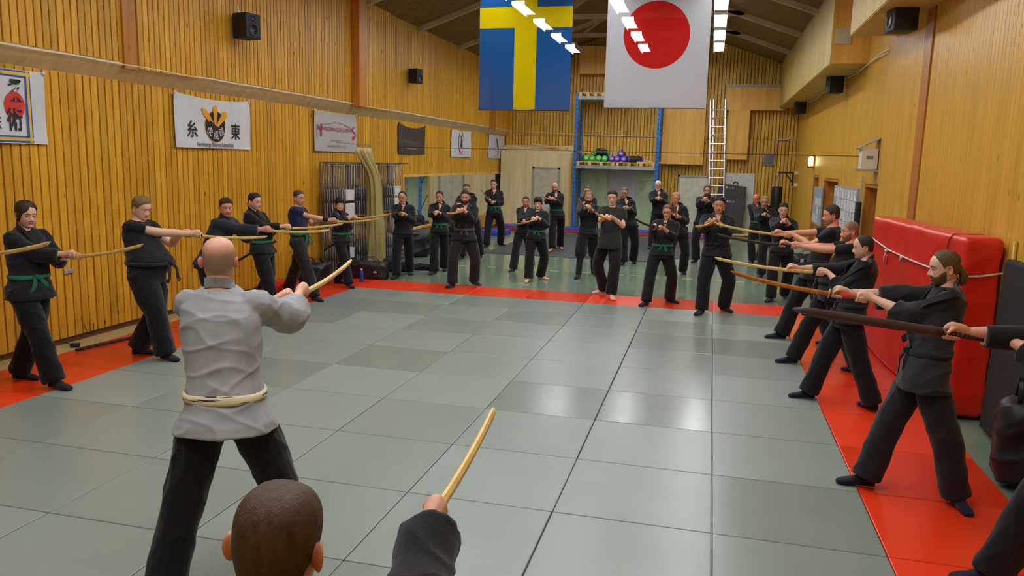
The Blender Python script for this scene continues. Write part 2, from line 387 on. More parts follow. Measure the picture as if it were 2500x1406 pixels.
# ------------------------------------------------------------------ ceiling lights: three rows over the whole hall
LT = emit('tube_light', (.96, .975, 1.0), LAMP_STRENGTH); HOUS = mat('light_housing', (215, 215, 210), .5)
def box_mesh(nm, c, d, m): return MB().box(c, d).mesh(nm, m)
hm = MB().box((0, 0, .045), (.3, 1.42, .07)).box((-.145, 0, -.03), (.01, 1.42, .09)).box((.145, 0, -.03), (.01, 1.42, .09)).mesh('housing', HOUS); dm = box_mesh('diffuser', (0, 0, -.005), (.25, 1.36, .028), LT)
wm = MB(); wm.tube([(0, -.5, .08), (0, -.5, .9)], .006, 5); wm = wm.mesh('hanger', HOUS)
for x, row in ((-4.4, 'flag side'), (-2.28, 'middle'), (-.18, 'ladder side')):
    for k in range(12):
        y = 12.95+2.1*(k-8)+(.3 if k == 7 else 0)
        t = thing('ceiling_light', 'long fluorescent ceiling light in the %s row under the roof' % row, 'light', (x, y, 5.6), 'fluorescent lights, %s row' % row)
        for nm, me in (('housing', hm), ('diffuser', dm)): o = put(nm, me, t, (x, y, 5.6))
        for s in (-1, 1):
            h = ceil_z(x)-5.6-.07
            o = put('hanger', wm, t, (x, y+(.0 if s < 0 else 1.0), 5.6)); o.scale = (1, 1, 1); 

# ------------------------------------------------------------------ training mats
def mat_mat(name, rgb, rough):
    m, t, b = nt(name); N = t.nodes.new; L = t.links.new
    tc = N('ShaderNodeTexCoord'); oi = N('ShaderNodeObjectInfo')
    n = N('ShaderNodeTexNoise'); n.inputs['Scale'].default_value = 2.2; n.inputs['Detail'].default_value = 8; L(tc.outputs['Object'], n.inputs[0])
    c = lin(rgb); r = N('ShaderNodeValToRGB'); r.color_ramp.elements[0].color = (*[v*.9 for v in c], 1); r.color_ramp.elements[1].color = (*[v*1.08 for v in c], 1); L(n.outputs[0], r.inputs[0])
    mr = N('ShaderNodeMapRange'); mr.inputs['To Min'].default_value = .9; mr.inputs['To Max'].default_value = 1.08; L(oi.outputs['Random'], mr.inputs[0])
    hs = N('ShaderNodeHueSaturation'); L(mr.outputs[0], hs.inputs['Value']); L(r.outputs[0], hs.inputs['Color']); L(hs.outputs[0], b.inputs['Base Color'])
    b.inputs['Roughness'].default_value = rough
    m2 = N('ShaderNodeMath'); m2.operation = 'MULTIPLY_ADD'; m2.inputs[1].default_value = .16; m2.inputs[2].default_value = rough-.08; L(oi.outputs['Random'], m2.inputs[0]); L(m2.outputs[0], b.inputs['Roughness'])
    ck = N('ShaderNodeTexChecker'); ck.inputs['Scale'].default_value = 55; L(tc.outputs['Object'], ck.inputs[0])
    bp = N('ShaderNodeBump'); bp.inputs['Strength'].default_value = .12; bp.inputs['Distance'].default_value = .002; L(ck.outputs['Fac'], bp.inputs['Height'])
    bp2 = N('ShaderNodeBump'); bp2.inputs['Strength'].default_value = .1; bp2.inputs['Distance'].default_value = .01; L(n.outputs[0], bp2.inputs['Height']); L(bp.outputs[0], bp2.inputs['Normal']); L(bp2.outputs[0], b.inputs['Normal'])
    return m
GREY = mat_mat('mat_grey', (129, 139, 131), .29); RED = mat_mat('mat_red', (222, 56, 20), .29)
WY = .949
gm = MB().rbox((0, 0, -.015), (.994, WY-.006, .03), .006, seg=2).mesh('training_mat', GREY)
rm = MB().rbox((0, 0, -.015), (.994, WY-.006, .03), .006, seg=2).mesh('training_mat', RED)
for j in range(-3, 9):
    for i in range(-7, 2):
        red = i == -7 or i == 1 or j == 8
        o = put('training_mat', rm if red else gm, None, (i+.5+.002*rr.uniform(-1, 1), (j+.5)*WY, 0))
        if red: tag(o, 'square red training mat in the border of the grey mat floor', 'mat', 'red border mats')
        else: tag(o, 'square grey training mat of the main practice floor', 'mat', 'grey floor mats')
# ------------------------------------------------------------------ flags
def flag_mat(name, kind):
    m, t, b = nt(name); N = t.nodes.new; L = t.links.new
    tc = N('ShaderNodeTexCoord'); sp = N('ShaderNodeSeparateXYZ'); L(tc.outputs['Object'], sp.inputs[0])
    def mth(op, a, b_=None, c=None):
        n = N('ShaderNodeMath'); n.operation = op
        for i, v in enumerate((a, b_, c)):
            if v is None: continue
            if isinstance(v, (int, float)): n.inputs[i].default_value = v
            else: L(v, n.inputs[i])
        return n.outputs[0]
    def band(o, lo, hi): return mth('MULTIPLY', mth('GREATER_THAN', o, lo), mth('LESS_THAN', o, hi))
    mx = N('ShaderNodeMix'); mx.data_type = 'RGBA'
    if kind == 'cross':
        f = mth('MAXIMUM', band(sp.outputs[0], *CROSS[0]), band(sp.outputs[2], *CROSS[1])); mx.inputs[6].default_value = (*lin((24, 78, 138)), 1); mx.inputs[7].default_value = (*lin((196, 174, 8)), 1)
    else:
        dx = mth('SUBTRACT', sp.outputs[0], DISC[0]); dz = mth('SUBTRACT', sp.outputs[2], DISC[1])
        f = mth('LESS_THAN', mth('ADD', mth('MULTIPLY', dx, dx), mth('MULTIPLY', dz, dz)), DISC[2]**2); mx.inputs[6].default_value = (*lin((176, 177, 182)), 1); mx.inputs[7].default_value = (*lin((176, 26, 28)), 1)
    L(f, mx.inputs[0]); di = N('ShaderNodeBsdfDiffuse'); tr = N('ShaderNodeBsdfTranslucent'); tp = N('ShaderNodeBsdfTransparent')
    L(mx.outputs[2], di.inputs[0]); L(mx.outputs[2], tr.inputs[0])
    m1 = N('ShaderNodeMixShader'); m1.inputs[0].default_value = .42; L(di.outputs[0], m1.inputs[1]); L(tr.outputs[0], m1.inputs[2])
    m2 = N('ShaderNodeMixShader'); m2.inputs[0].default_value = .14; L(m1.outputs[0], m2.inputs[1]); L(tp.outputs[0], m2.inputs[2])
    L(m2.outputs[0], t.nodes['Material Output'].inputs['Surface']); return m
YFL = 10.34
def flag(pl, pr, ztop, name, label, m, ph):
    a, b_ = on(*pl, 1, YFL), on(*pr, 1, YFL); x0, x1, zb = a[0], b_[0], (a[2]+b_[2])/2; nx, nz_ = 36, 40; V = []; F_ = []
    for j in range(nz_+1):
        for i in range(nx+1):
            u, v = i/nx, j/nz_
            V.append((x0+(x1-x0)*(u+.006*(1-v)*(u-.5)), YFL+.022*math.sin(u*9+ph+v*1.2)*(1.1-v)+.012*math.sin(u*21+ph*2)*(1-v)+.01*math.sin(v*7+u*3), zb+(ztop-zb)*v))
    F_ = [(j*(nx+1)+i, j*(nx+1)+i+1, (j+1)*(nx+1)+i+1, (j+1)*(nx+1)+i) for j in range(nz_) for i in range(nx)]
    t = thing(name, label, 'flag', ((x0+x1)/2, YFL, zb)); mb = MB(); mb.add(V, F_); mb.build('cloth', m, t, smooth=True)
    MB().tube([(x0-.03, YFL, ztop+.01), (x1+.03, YFL, ztop+.01)], .02, 8).build('top_rod', HOUS, t)
    MB().tube([(x0, YFL, zb+.004), (x1, YFL, zb+.004)], .014, 8).build('hem_rod', mat('hem_blue', (28, 40, 78), .6) if 'yellow' in label else mat('hem_grey', (120, 120, 124), .6), t)
    return t
za = on(1168, 268, 1, YFL); zb_ = on(1390, 270, 1, YFL); xm, zm = (za[0]+zb_[0])/2, (za[2]+zb_[2])/2
CROSS = ((on(1254, 200, 1, YFL)[0]-xm, on(1307, 200, 1, YFL)[0]-xm), (on(1280, 68, 1, YFL)[2]-zm, on(1280, 17, 1, YFL)[2]-zm))
flag((1168, 268), (1390, 270), 6.06, 'flag', 'blue flag with a yellow cross hung from the roof beam', flag_mat('flag_cross', 'cross'), .3)
za = on(1474, 263, 1, YFL); zb_ = on(1722, 265, 1, YFL); xm, zm = (za[0]+zb_[0])/2, (za[2]+zb_[2])/2; dc = on(1603, 85, 1, YFL)
DISC = (dc[0]-xm, dc[2]-zm, (on(1684, 85, 1, YFL)[0]-on(1522, 85, 1, YFL)[0])/2)
flag((1474, 263), (1722, 265), 6.06, 'flag', 'white flag with a red disc hung from the roof beam', flag_mat('flag_disc', 'disc'), 1.4)

# ------------------------------------------------------------------ banners on the left wall
INK = mat('print_black', (26, 26, 28), .6); PRED = mat('print_red', (206, 48, 40), .6); PBLUE = mat('print_blue', (38, 78, 172), .6); PYEL = mat('print_yellow', (206, 176, 66), .6); PGOLD = mat('print_gold', (218, 158, 30), .6)
PGREY = mat('print_grey', (120, 116, 120), .6); PMAR = mat('print_maroon', (158, 44, 52), .6); PWH = mat('print_white', (220, 220, 220), .6); PTAN = mat('print_tan', (150, 128, 112), .6)
BCL = mat('banner_white', (205, 208, 214), .6, var=.04, bump=.1, bscale=10); BCG = mat('banner_grey', (176, 174, 172), .55, var=.05); BCD = mat('banner_dark', (58, 57, 56), .35, var=.1)
def banner(y0, y1, z0, z1, m, label, sag=.03, ph=0., tl=(0, 0), rt=(0, 0)):
    W, H_ = y1-y0, z1-z0
    def off(u, v):
        a, b_ = u/W, v/H_
        return .034+.010*math.sin(a*5+ph)*(1-abs(2*b_-1)*.3)+.006*math.sin(b_*6+a*3+ph)
    def fn(u, v, w=0.): return (XL+off(u, v)+w, y0+u, z0+v-sag*4*(u/W)*(1-u/W)*max(0, v/H_)**2)
    t = thing('banner', label, 'banner', (XL+.02, (y0+y1)/2, z0))
    nx, nz_ = 24, 14; V = [fn(W*i/nx, H_*j/nz_) for j in range(nz_+1) for i in range(nx+1)]; n = len(V); V += [(x-.004, y, z) for x, y, z in V]
    F_ = []
    for j in range(nz_):
        for i in range(nx):
            q = (j*(nx+1)+i, j*(nx+1)+i+1, (j+1)*(nx+1)+i+1, (j+1)*(nx+1)+i); F_.append(q); F_.append(tuple(k+n for k in q[::-1]))
    mb = MB(); mb.add(V, F_); mb.build('cloth', m, t, smooth=True)
    for u, v in ((.01, H_-.01), (W-.01, H_-.01)):
        MB().lathe([(.004, -.02), (.022, -.01), (.026, .006), (.012, .014)], fn(u, v, .008), 8, axis=(1, 0, 0)).build('corner_knot', BCL if m is not BCD else BCD, t, smooth=True)
    return t, fn, W, H_
def poly(fn, pts, w=.003): return [fn(a, b_, w) for a, b_ in pts]
def shape(t, fn, nm, pts, m, w=.003):
    mb = MB(); v = poly(fn, pts, w); mb.add(v, [tuple(range(len(v)))]); return mb.build(nm, m, t)
def ell(cx, cz, a, b_, n=40): return [(cx+a*math.cos(q), cz+b_*math.sin(q)) for q in np.linspace(0, 2*math.pi, n, endpoint=False)]
def bar(fn, t, nm, p, q, wd, m, w=.008):
    p, q = np.array(p), np.array(q); d = (q-p)/np.linalg.norm(q-p); n = np.array((-d[1], d[0]))*wd/2
    return shape(t, fn, nm, [tuple(p+n), tuple(q+n), tuple(q-n), tuple(p-n)], m, w)
def stroke(fn, t, nm, pts, wd, m, w=.009):
    mb = MB(); P = np.array(pts, float); T = np.gradient(P, axis=0); T /= np.linalg.norm(T, axis=1)[:, None]; N_ = np.c_[-T[:, 1], T[:, 0]]; wd = np.broadcast_to(wd, (len(P),))[:, None]/2
    A, B_ = P+N_*wd, P-N_*wd; v = [fn(a, b_, w) for a, b_ in A]+[fn(a, b_, w) for a, b_ in B_]; n = len(P)
    mb.add(v, [(i, i+1, n+i+1, n+i) for i in range(n-1)]); return mb.build(nm, m, t)
def letters(fn, t, nm, s, cx, cz, size, m, sx=1.0, rot=0., bold=0., w=.009, align='CENTER', shear=0.):
    mb = MB(); c, s_ = math.cos(rot), math.sin(rot)
    text_mb(mb, s, lambda x, y: fn(cx+(x*c-y*s_)*sx+shear*y, cz+x*s_+y*c, w), size, 0, align, bold)
    o = mb.build(nm, m, t) if mb.v else None
    if o and len(s) > 1: o['kind'] = 'stuff'
    return o
def yz(px, py): q = on(px, py, 0, XL+.02); return q[1], q[2]
# 1: jujutsu banner
y1_, z1_ = yz(104, 180); _, z0_ = yz(104, 352)
t, fn, W, H_ = banner(y1_-1.95, y1_, z0_, z1_+.01, BCL, 'white banner with red sun, brushed characters and blue and yellow border', .01)
U = lambda px, py: (yz(px, py)[0]-(y1_-1.95), yz(px, py)[1]-z0_)
rx = U(72, 260)[0]
for wd, col, w_ in ((.07, PBLUE, .006), (.034, PYEL, .009)):
    for p_, q_ in (((.12, H_-.045), (rx+.012, H_-.045)), ((.12, .045), (rx+.012, .045)), ((rx-.022, .012), (rx-.022, H_-.012)), ((.14, .012), (.14, H_-.012))): bar(fn, t, 'border', p_, q_, wd, col, w_)
c = U(34, 257); e = U(59, 257)[0]-c[0]
shape(t, fn, 'red_sun', ell(c[0], c[1], e, e*1.12), PRED, .006)
for ch_, py in (('柔', 224), ('術', 296)):
    q = U(35, py); letters(fn, t, 'character', ch_, q[0], q[1], .25, INK, .8, bold=.006, w=.01)
q = U(-14, 296); letters(fn, t, 'character', '会', q[0], q[1], .2, INK, .8, w=.01)
# 2: karate club banner
y0_, z1_ = yz(420, 222); y1_, _ = yz(607, 250); _, z0_ = yz(607, 365)
t, fn, W, H_ = banner(y0_, y1_, z0_, z1_, BCL, 'white banner with black oval and three gold blades', .05, 1.)
ex, ez = W*.505, H_*.44
shape(t, fn, 'oval_rim', ell(ex, ez, .257, .247), PGOLD, .005); shape(t, fn, 'oval', ell(ex, ez, .245, .235), INK, .008)
for pts in ([(-.06, 0), (-.37, .32), (-.40, .46), (-.30, .44), (-.21, .36), (-.02, .06)], [(-.018, -.01), (-.085, .5), (.0, .58), (.06, .52), (.022, -.01)], [(.06, 0), (.36, .30), (.33, .42), (.21, .42), (.17, .32), (.02, .06)]):
    shape(t, fn, 'gold_blade', [(ex+a*.82, ez-.02+b_*.62) for a, b_ in pts], PGOLD, .011)
for ch_, a, b_, r_ in (('虎', -.145, -.085, -.4), ('風', .0, -.145, 0), ('館', .145, -.085, .4)): letters(fn, t, 'character', ch_, ex+a, ez+b_, .14, PWH, 1., r_, w=.013)
letters(fn, t, 'character', '糸', W*.2, H_*.33, .26, INK, 1., bold=.004); letters(fn, t, 'character', '東', W*.785, H_*.33, .26, INK, 1., bold=.004)
letters(fn, t, 'lettering', 'Norrköpings Shito-ryu Karateklubb', W*.5, .05, .088, INK, .72, bold=.001)
# 3: house banner
y0_, z1_ = yz(764, 266); y1_, _ = yz(868, 280); _, z0_ = yz(868, 372)
t, fn, W, H_ = banner(y0_, y1_, z0_, z1_, BCG, 'pale grey banner with a thin roof line and red lettering', .015, 2.)
bar(fn, t, 'roof_line', (W*.16, H_*.64), (W*.5, H_*.76), .012, PGREY); bar(fn, t, 'roof_line', (W*.54, H_*.76), (W*.84, H_*.64), .012, PGREY)
letters(fn, t, 'lettering', 'ORRKÖPINGS KAMPHU', W*.5, H_*.56, .105, PMAR, 1.28)
bar(fn, t, 'letter_stem', (W*.055, H_*.35), (W*.055, H_*.66), .025, PGREY); stroke(fn, t, 'letter_stem', [(W*.055, H_*.64), (W*.09, H_*.56), (W*.15, H_*.53)], [.03, .05, .03], PMAR); bar(fn, t, 'letter_stem', (W*.15, H_*.37), (W*.15, H_*.68), .06, PMAR)
stroke(fn, t, 'letter_curl', [(W*.945, H_*.62), (W*.925, H_*.655), (W*.89, H_*.645), (W*.875, H_*.60), (W*.895, H_*.55), (W*.935, H_*.51), (W*.955, H_*.45), (W*.94, H_*.40), (W*.915, H_*.38)], [.02, .028, .03, .03, .03, .035, .04, .05, .04], PMAR)
shape(t, fn, 'letter_dot', ell(W*.915, H_*.375, .05, .045, 20), PRED, .012)
letters(fn, t, 'lettering', 'stationsgatan 9', W*.5, H_*.28, .07, PTAN, 1.25); letters(fn, t, 'lettering', 'www.kamphus.se', W*.5, H_*.14, .095, PGREY, 1.15)
# 4: dark banner
y0_, z1_ = yz(971, 299); y1_, _ = yz(1037, 312); _, z0_ = yz(1037, 377)
t, fn, W, H_ = banner(y0_, y1_, z0_, z1_, BCD, 'dark grey banner with faint pale script', .09, .5)
letters(fn, t, 'lettering', 'Nin vila ninpo taijutsu', W*.42, H_*.42, .13, PGREY, 1.0, -.06, shear=.25); bar(fn, t, 'underline', (W*.26, H_*.19), (W*.66, H_*.165), .022, PTAN)
# 5 and 6: small white banners
y0_, z1_ = yz(1101, 315); y1_, _ = yz(1149, 322); _, z0_ = yz(1149, 384)
t, fn, W, H_ = banner(y0_, y1_, z0_, z1_, BCL, 'white banner with a red ring round black brushwork', .012, 3.)
q = np.linspace(2.2, 2.2+5.6, 30); stroke(fn, t, 'red_ring', [(W*.49+.24*math.cos(a), H_*.57+.30*math.sin(a)) for a in q], .012+.03*np.abs(np.sin(q*.55)), PMAR)
for i, ch_ in enumerate('武神館'): letters(fn, t, 'character', ch_, W*.5, H_*(.72-.14*i), .15, INK, 1.3, bold=.004)
shape(t, fn, 'red_seal', ell(W*.43, H_*.24, .06, .035, 12), PRED, .011); letters(fn, t, 'lettering', 'Sala tillsammans', W*.5, H_*.11, .075, PGREY, 1.1)
y0_, z1_ = yz(1193, 327); y1_, _ = yz(1229, 333); _, z0_ = yz(1229, 387)
t, fn, W, H_ = banner(y0_, y1_, z0_, z1_, BCL, 'white banner with a black ink sketch and red tip', .012, 4.)
for pts, wd, m in (([(.9, .66), (.98, .60), (1.06, .56)], [.05, .09, .05], PMAR), ([(.95, .58), (1.06, .48), (1.12, .34), (1.1, .2), (1.04, .1)], [.04, .1, .07, .04, .01], INK), ([(.78, .56), (.8, .42), (.74, .3), (.78, .2)], [.01, .02, .015, .01], PGREY), ([(.98, .48), (.93, .4), (1.02, .34)], [.03, .05, .02], INK), ([(.76, .1), (.85, .06), (1.0, .09), (1.05, .04)], [.01, .02, .012, .01], PGREY)):
    stroke(fn, t, 'brush_stroke', pts, wd, m)

# ------------------------------------------------------------------ loudspeakers
SPK = mat('speaker_black', (24, 24, 26), .6, bump=.1); CONE = mat('speaker_cone', (46, 46, 50), .5)
def speaker(c, yaw, label, s=1.0, cable_up=True):
    t = thing('loudspeaker', label, 'loudspeaker', c); R_ = rotz(yaw); c = np.array(c)
    MB().rbox(c, (.28*s, .26*s, .34*s), .015, rot=R_).build('cabinet', SPK, t, smooth=False)
    f = R_ @ np.array((0, -1., 0))
    for dz, r_ in ((-.05, .085), (.10, .04)):
        MB().lathe([(r_*.2, .0), (r_*.5, -.012), (r_*.9, .002), (r_, .008), (r_*1.08, .004)], c+f*.132*s+np.array((0, 0, dz*s)), 18, axis=f).build('cone', CONE, t, smooth=True)
    MB().tube([c-f*.12*s+np.array((0, 0, .17*s)), c-f*.16*s+np.array((0, 0, .24*s)), c-f*.16*s+np.array((0, 0, .3*s))], .012, 8).build('bracket', HOUS, t)
for px, py, lab, s in ((602, 65, 'black loudspeaker high on the slatted wall before the tall post', 1.05), (1015, 186, 'black loudspeaker high on the slatted wall beyond the tall post', .95)):
    q = on(px, py, 0, XU+.2); speaker(q, math.radians(78), lab, s)
for px, py, lab, s in ((2203, 40, 'black loudspeaker hung under the ceiling duct by the orange post', 1.15), (2038, 206, 'black loudspeaker hung under the middle of the far duct', 1.1), (1953, 262, 'black loudspeaker hung at the far end of the duct', 1.1)):
    q = on(px, py, 0, 2.2 if px < 2100 else 2.1); speaker(q, math.radians(-82), lab, s)
mb = MB()
for dz in (0, .03): mb.tube([(2.41, y, 4.06+dz+.02*math.sin(y*2+dz*40)) for y in np.linspace(9, 21.5, 60)], .009, 5)
tag(mb.build('cable', MATS['white_cable']), 'pair of white cables clipped under the ceiling duct', 'cable')
# ------------------------------------------------------------------ people
SKINM = vcol('skin', rough=.48, sub=.12, bump=.05, spec=.4)
EYEW = mat('eye_white', (188, 180, 172), .25, var=.03); IRIS = mat('iris', (40, 34, 30), .2); LIPL = mat('lip_line', (116, 58, 50), .6)
CLOTH = {}
def cloth(name, rgb, var=.14, scale=30, bump=.35, bscale=90, rough=.85):
    return mat('cloth_'+name, rgb, rough, var=var, scale=scale, bump=bump*.5, bscale=bscale, spec=.2, sheen=.15)
BLACK = cloth('black', (19, 19, 22)); CHAR = cloth('charcoal', (32, 31, 33)); JET = cloth('jet', (13, 13, 15)); BLUEGREY = cloth('slate', (33, 38, 46))
NAVY = cloth('navy', (20, 24, 58)); OLIVE = cloth('olive', (32, 34, 27)); SOCK = cloth('sock_navy', (22, 25, 46)); TABI = cloth('tabi', (26, 27, 31), bump=.15, bscale=30)
GREENB = cloth('belt_green', (22, 96, 62), bump=.3); BLACKB = cloth('belt_black', (17, 17, 18)); WORNB = None
GREYGI = cloth('faded_grey', (150, 151, 155), var=.22, scale=4, bump=.3, bscale=700)
HAIR = {}
def hairmat(rgb):
    k = 'hair_%d_%d_%d' % rgb
    if k not in MATS: mat(k, rgb, .6, var=.3, scale=60, stretch=(1, 1, .3), bump=.35, bscale=220, spec=.3)
    return MATS[k]

SC2 = bpy.data.scenes.new("workbench")
def remesh(mb, vox, smooth=2, fac=.5):
    """one continuous surface around overlapping closed shapes"""
    me = mb.mesh('tmp', BLACK); ob = bpy.data.objects.new('tmp', me); SC2.collection.objects.link(ob)
    r = ob.modifiers.new('r', 'REMESH'); r.mode = 'VOXEL'; r.voxel_size = vox
    if smooth: s = ob.modifiers.new('s', 'SMOOTH'); s.iterations = smooth; s.factor = fac
    vl = SC2.view_layers[0]; vl.update()
    out = bpy.data.meshes.new_from_object(ob.evaluated_get(vl.depsgraph))
    n = len(out.vertices); V = np.empty(n*3, np.float32); out.vertices.foreach_get('co', V); V = V.reshape(-1, 3).astype(float)
    Nn = np.empty(n*3, np.float32); out.vertices.foreach_get('normal', Nn); Nn = Nn.reshape(-1, 3).astype(float)
    q = np.empty(len(out.polygons)*4, np.int32) if len(out.loops) == 4*len(out.polygons) else None
    if q is not None:
        out.polygons.foreach_get('vertices', q); Fc = [tuple(k) for k in q.reshape(-1, 4).tolist()]
    else: Fc = [tuple(p.vertices) for p in out.polygons]
    bpy.data.objects.remove(ob); bpy.data.meshes.remove(me); bpy.data.meshes.remove(out)
    return V, Nn, Fc
_W = RNG.normal(size=(14, 3)); _W /= np.linalg.norm(_W, axis=1)[:, None]; _PH = RNG.uniform(0, 6.28, 14)
def wob(P, f, o=0.):
    """smooth pseudo-noise in -1..1"""
    s = np.zeros(len(P))
    for i in range(6):
        s += np.sin((P @ _W[i])*f*(1+.37*i)*6.28+_PH[i]+o+1.7*np.sin((P @ _W[i+6])*f*3.1+_PH[i+6]+o))
    return s/4.
_RD = [rotx(.6) @ rotz(.4), rotx(-.7) @ rotz(1.3)]
def folds(V, Nn, amp, f=6., seed=0., stretch=(1, 1, .55), crease=(.6, .6, 2.3)):
    """gentle swell plus two families of creases"""
    a = wob(V*np.asarray(stretch), f*.6, seed); h = np.zeros(len(V))
    for i, R_ in enumerate(_RD):
        Q = (V @ R_)*np.array(crease); h += np.clip(1-np.abs(wob(Q, f*.42, seed+2.1*i))*1.6, 0, 1)**2*(.9-.2*i)
    return V+Nn*(amp*(.45*a+1.0*h-.45))[:, None]
def loft(mb, secs, n=18, p=2.3):
    """secs: (centre, right axis * a, front axis * b) superellipse sections"""
    R = []
    a = np.linspace(0, 2*math.pi, n, endpoint=False); ca, sa = np.cos(a), np.sin(a)
    ca = np.sign(ca)*np.abs(ca)**(2/p); sa = np.sign(sa)*np.abs(sa)**(2/p)
    for c, X, Y in secs: R.append(np.asarray(c)+np.outer(ca, X)+np.outer(sa, Y))
    mb.rings(R)
def limb(mb, pts, rad, n=14, up=(0, 0, 1), sub=5):
    """smooth tapered limb through joints"""
    P = np.asarray(pts, float); r = np.asarray(rad, float); k = len(P)
    t = np.linspace(0, k-1, (k-1)*sub+1); i = np.clip(t.astype(int), 0, k-2); u = (t-i)[:, None]
    p0 = P[np.maximum(i-1, 0)]; p1 = P[i]; p2 = P[i+1]; p3 = P[np.minimum(i+2, k-1)]; tn = .35
    m1 = (p2-p0)*tn; m2 = (p3-p1)*tn
    Q = (2*u**3-3*u**2+1)*p1+(u**3-2*u**2+u)*m1+(-2*u**3+3*u**2)*p2+(u**3-u**2)*m2
    us = u[:, 0] if r.ndim == 1 else u; us = us*us*(3-2*us); rr_ = r[i]*(1-us)+r[i+1]*us
    mb.tube(Q, rr_, n, up=up)
def ik(a, b, l1, l2, pole):
    """middle joint between a and b"""
    d = b-a; L = np.linalg.norm(d); L = min(L, (l1+l2)*.998); e = nrm(d); b2 = a+e*L
    x = (l1*l1-l2*l2+L*L)/(2*L); h = math.sqrt(max(1e-6, l1*l1-x*x)); q = np.asarray(pole)-e*np.dot(pole, e)
    return a+e*x+nrm(q)*h, b2

_HP = np.array([  # z, front, back, half width of the skull and face (eye line = 0)
 (-.117, .052, .012, .016), (-.1125, .074, -.012, .036), (-.104, .0835, -.036, .0465), (-.092, .0815, -.058, .0545), (-.080, .0845, -.07, .060), (-.066, .0865, -.079, .0645),
 (-.050, .087, -.086, .0685), (-.030, .0855, -.093, .0715), (-.010, .0835, -.098, .0745), (.004, .0845, -.1, .076), (.018, .0895, -.101, .077), (.034, .0895, -.101, .077),
 (.056, .085, -.098, .0745), (.076, .074, -.089, .068), (.094, .056, -.073, .056), (.107, .034, -.05, .039), (.114, .012, -.028, .019), (.1155, .002, -.018, .006)])
def head_grid(nz, na, fat=1.0, jaw=1.0):
    z = np.interp(np.linspace(0, 1, nz), np.linspace(0, 1, 9), [-.117, -.1, -.078, -.056, -.034, -.01, .016, .07, .1155])
    f, b, w = [np.interp(z, _HP[:, 0], _HP[:, k]) for k in (1, 2, 3)]
    lowr = np.clip((.0-z)/.1, 0, 1); w = w*(1+(fat-1)*(.5+lowr)+(jaw-1)*lowr)
    th = np.linspace(-math.pi, math.pi, na, endpoint=False); th = th-.42*np.sin(th)   # denser over the face
    ct, st = np.cos(th), np.sin(th); p = 2/2.25
    cx = np.sign(st)*np.abs(st)**p; cy = np.sign(ct)*np.abs(ct)**p
    mid = (f+b)/2; half = (f-b)/2
    X = w[:, None]*cx[None]; Y = mid[:, None]+half[:, None]*cy[None]; Z = np.repeat(z[:, None], na, 1)
    return X, Y, Z
def head_shape(X, Y, Z, nose=1.0):
    fr = np.clip(Y/.05, 0, 1)
    g = lambda x0, z0, sx, sz: np.exp(-((np.abs(X)-x0)/sx)**2-((Z-z0)/sz)**2)
    nz = np.interp(Z, [-.056, -.048, -.042, -.034, -.01, .006, .016], [0, .016, .025, .0265, .013, .005, .0]); sg = np.interp(Z, [-.05, -.035, 0], [.0155, .0125, .0085])
    d = nose*nz*np.exp(-(X/sg)**2)
    d = d+.007*g(.015, -.042, .006, .007)*nose
    d = d-.0135*g(.031, .0, .016, .0105)+.0045*g(.03, .0185, .022, .006)+.004*g(.046, -.026, .018, .014)-.004*g(.02, -.024, .008, .012)
    gl = lambda z0, sx, sz: np.exp(-(X/sx)**2-((Z-z0)/sz)**2)
    d = d+.0048*gl(-.0665, .019, .0042)-.0038*gl(-.0715, .024, .0018)+.005*gl(-.077, .017, .0048)-.004*gl(-.087, .018, .005)+.0045*gl(-.103, .018, .008)
    return Y+d*fr
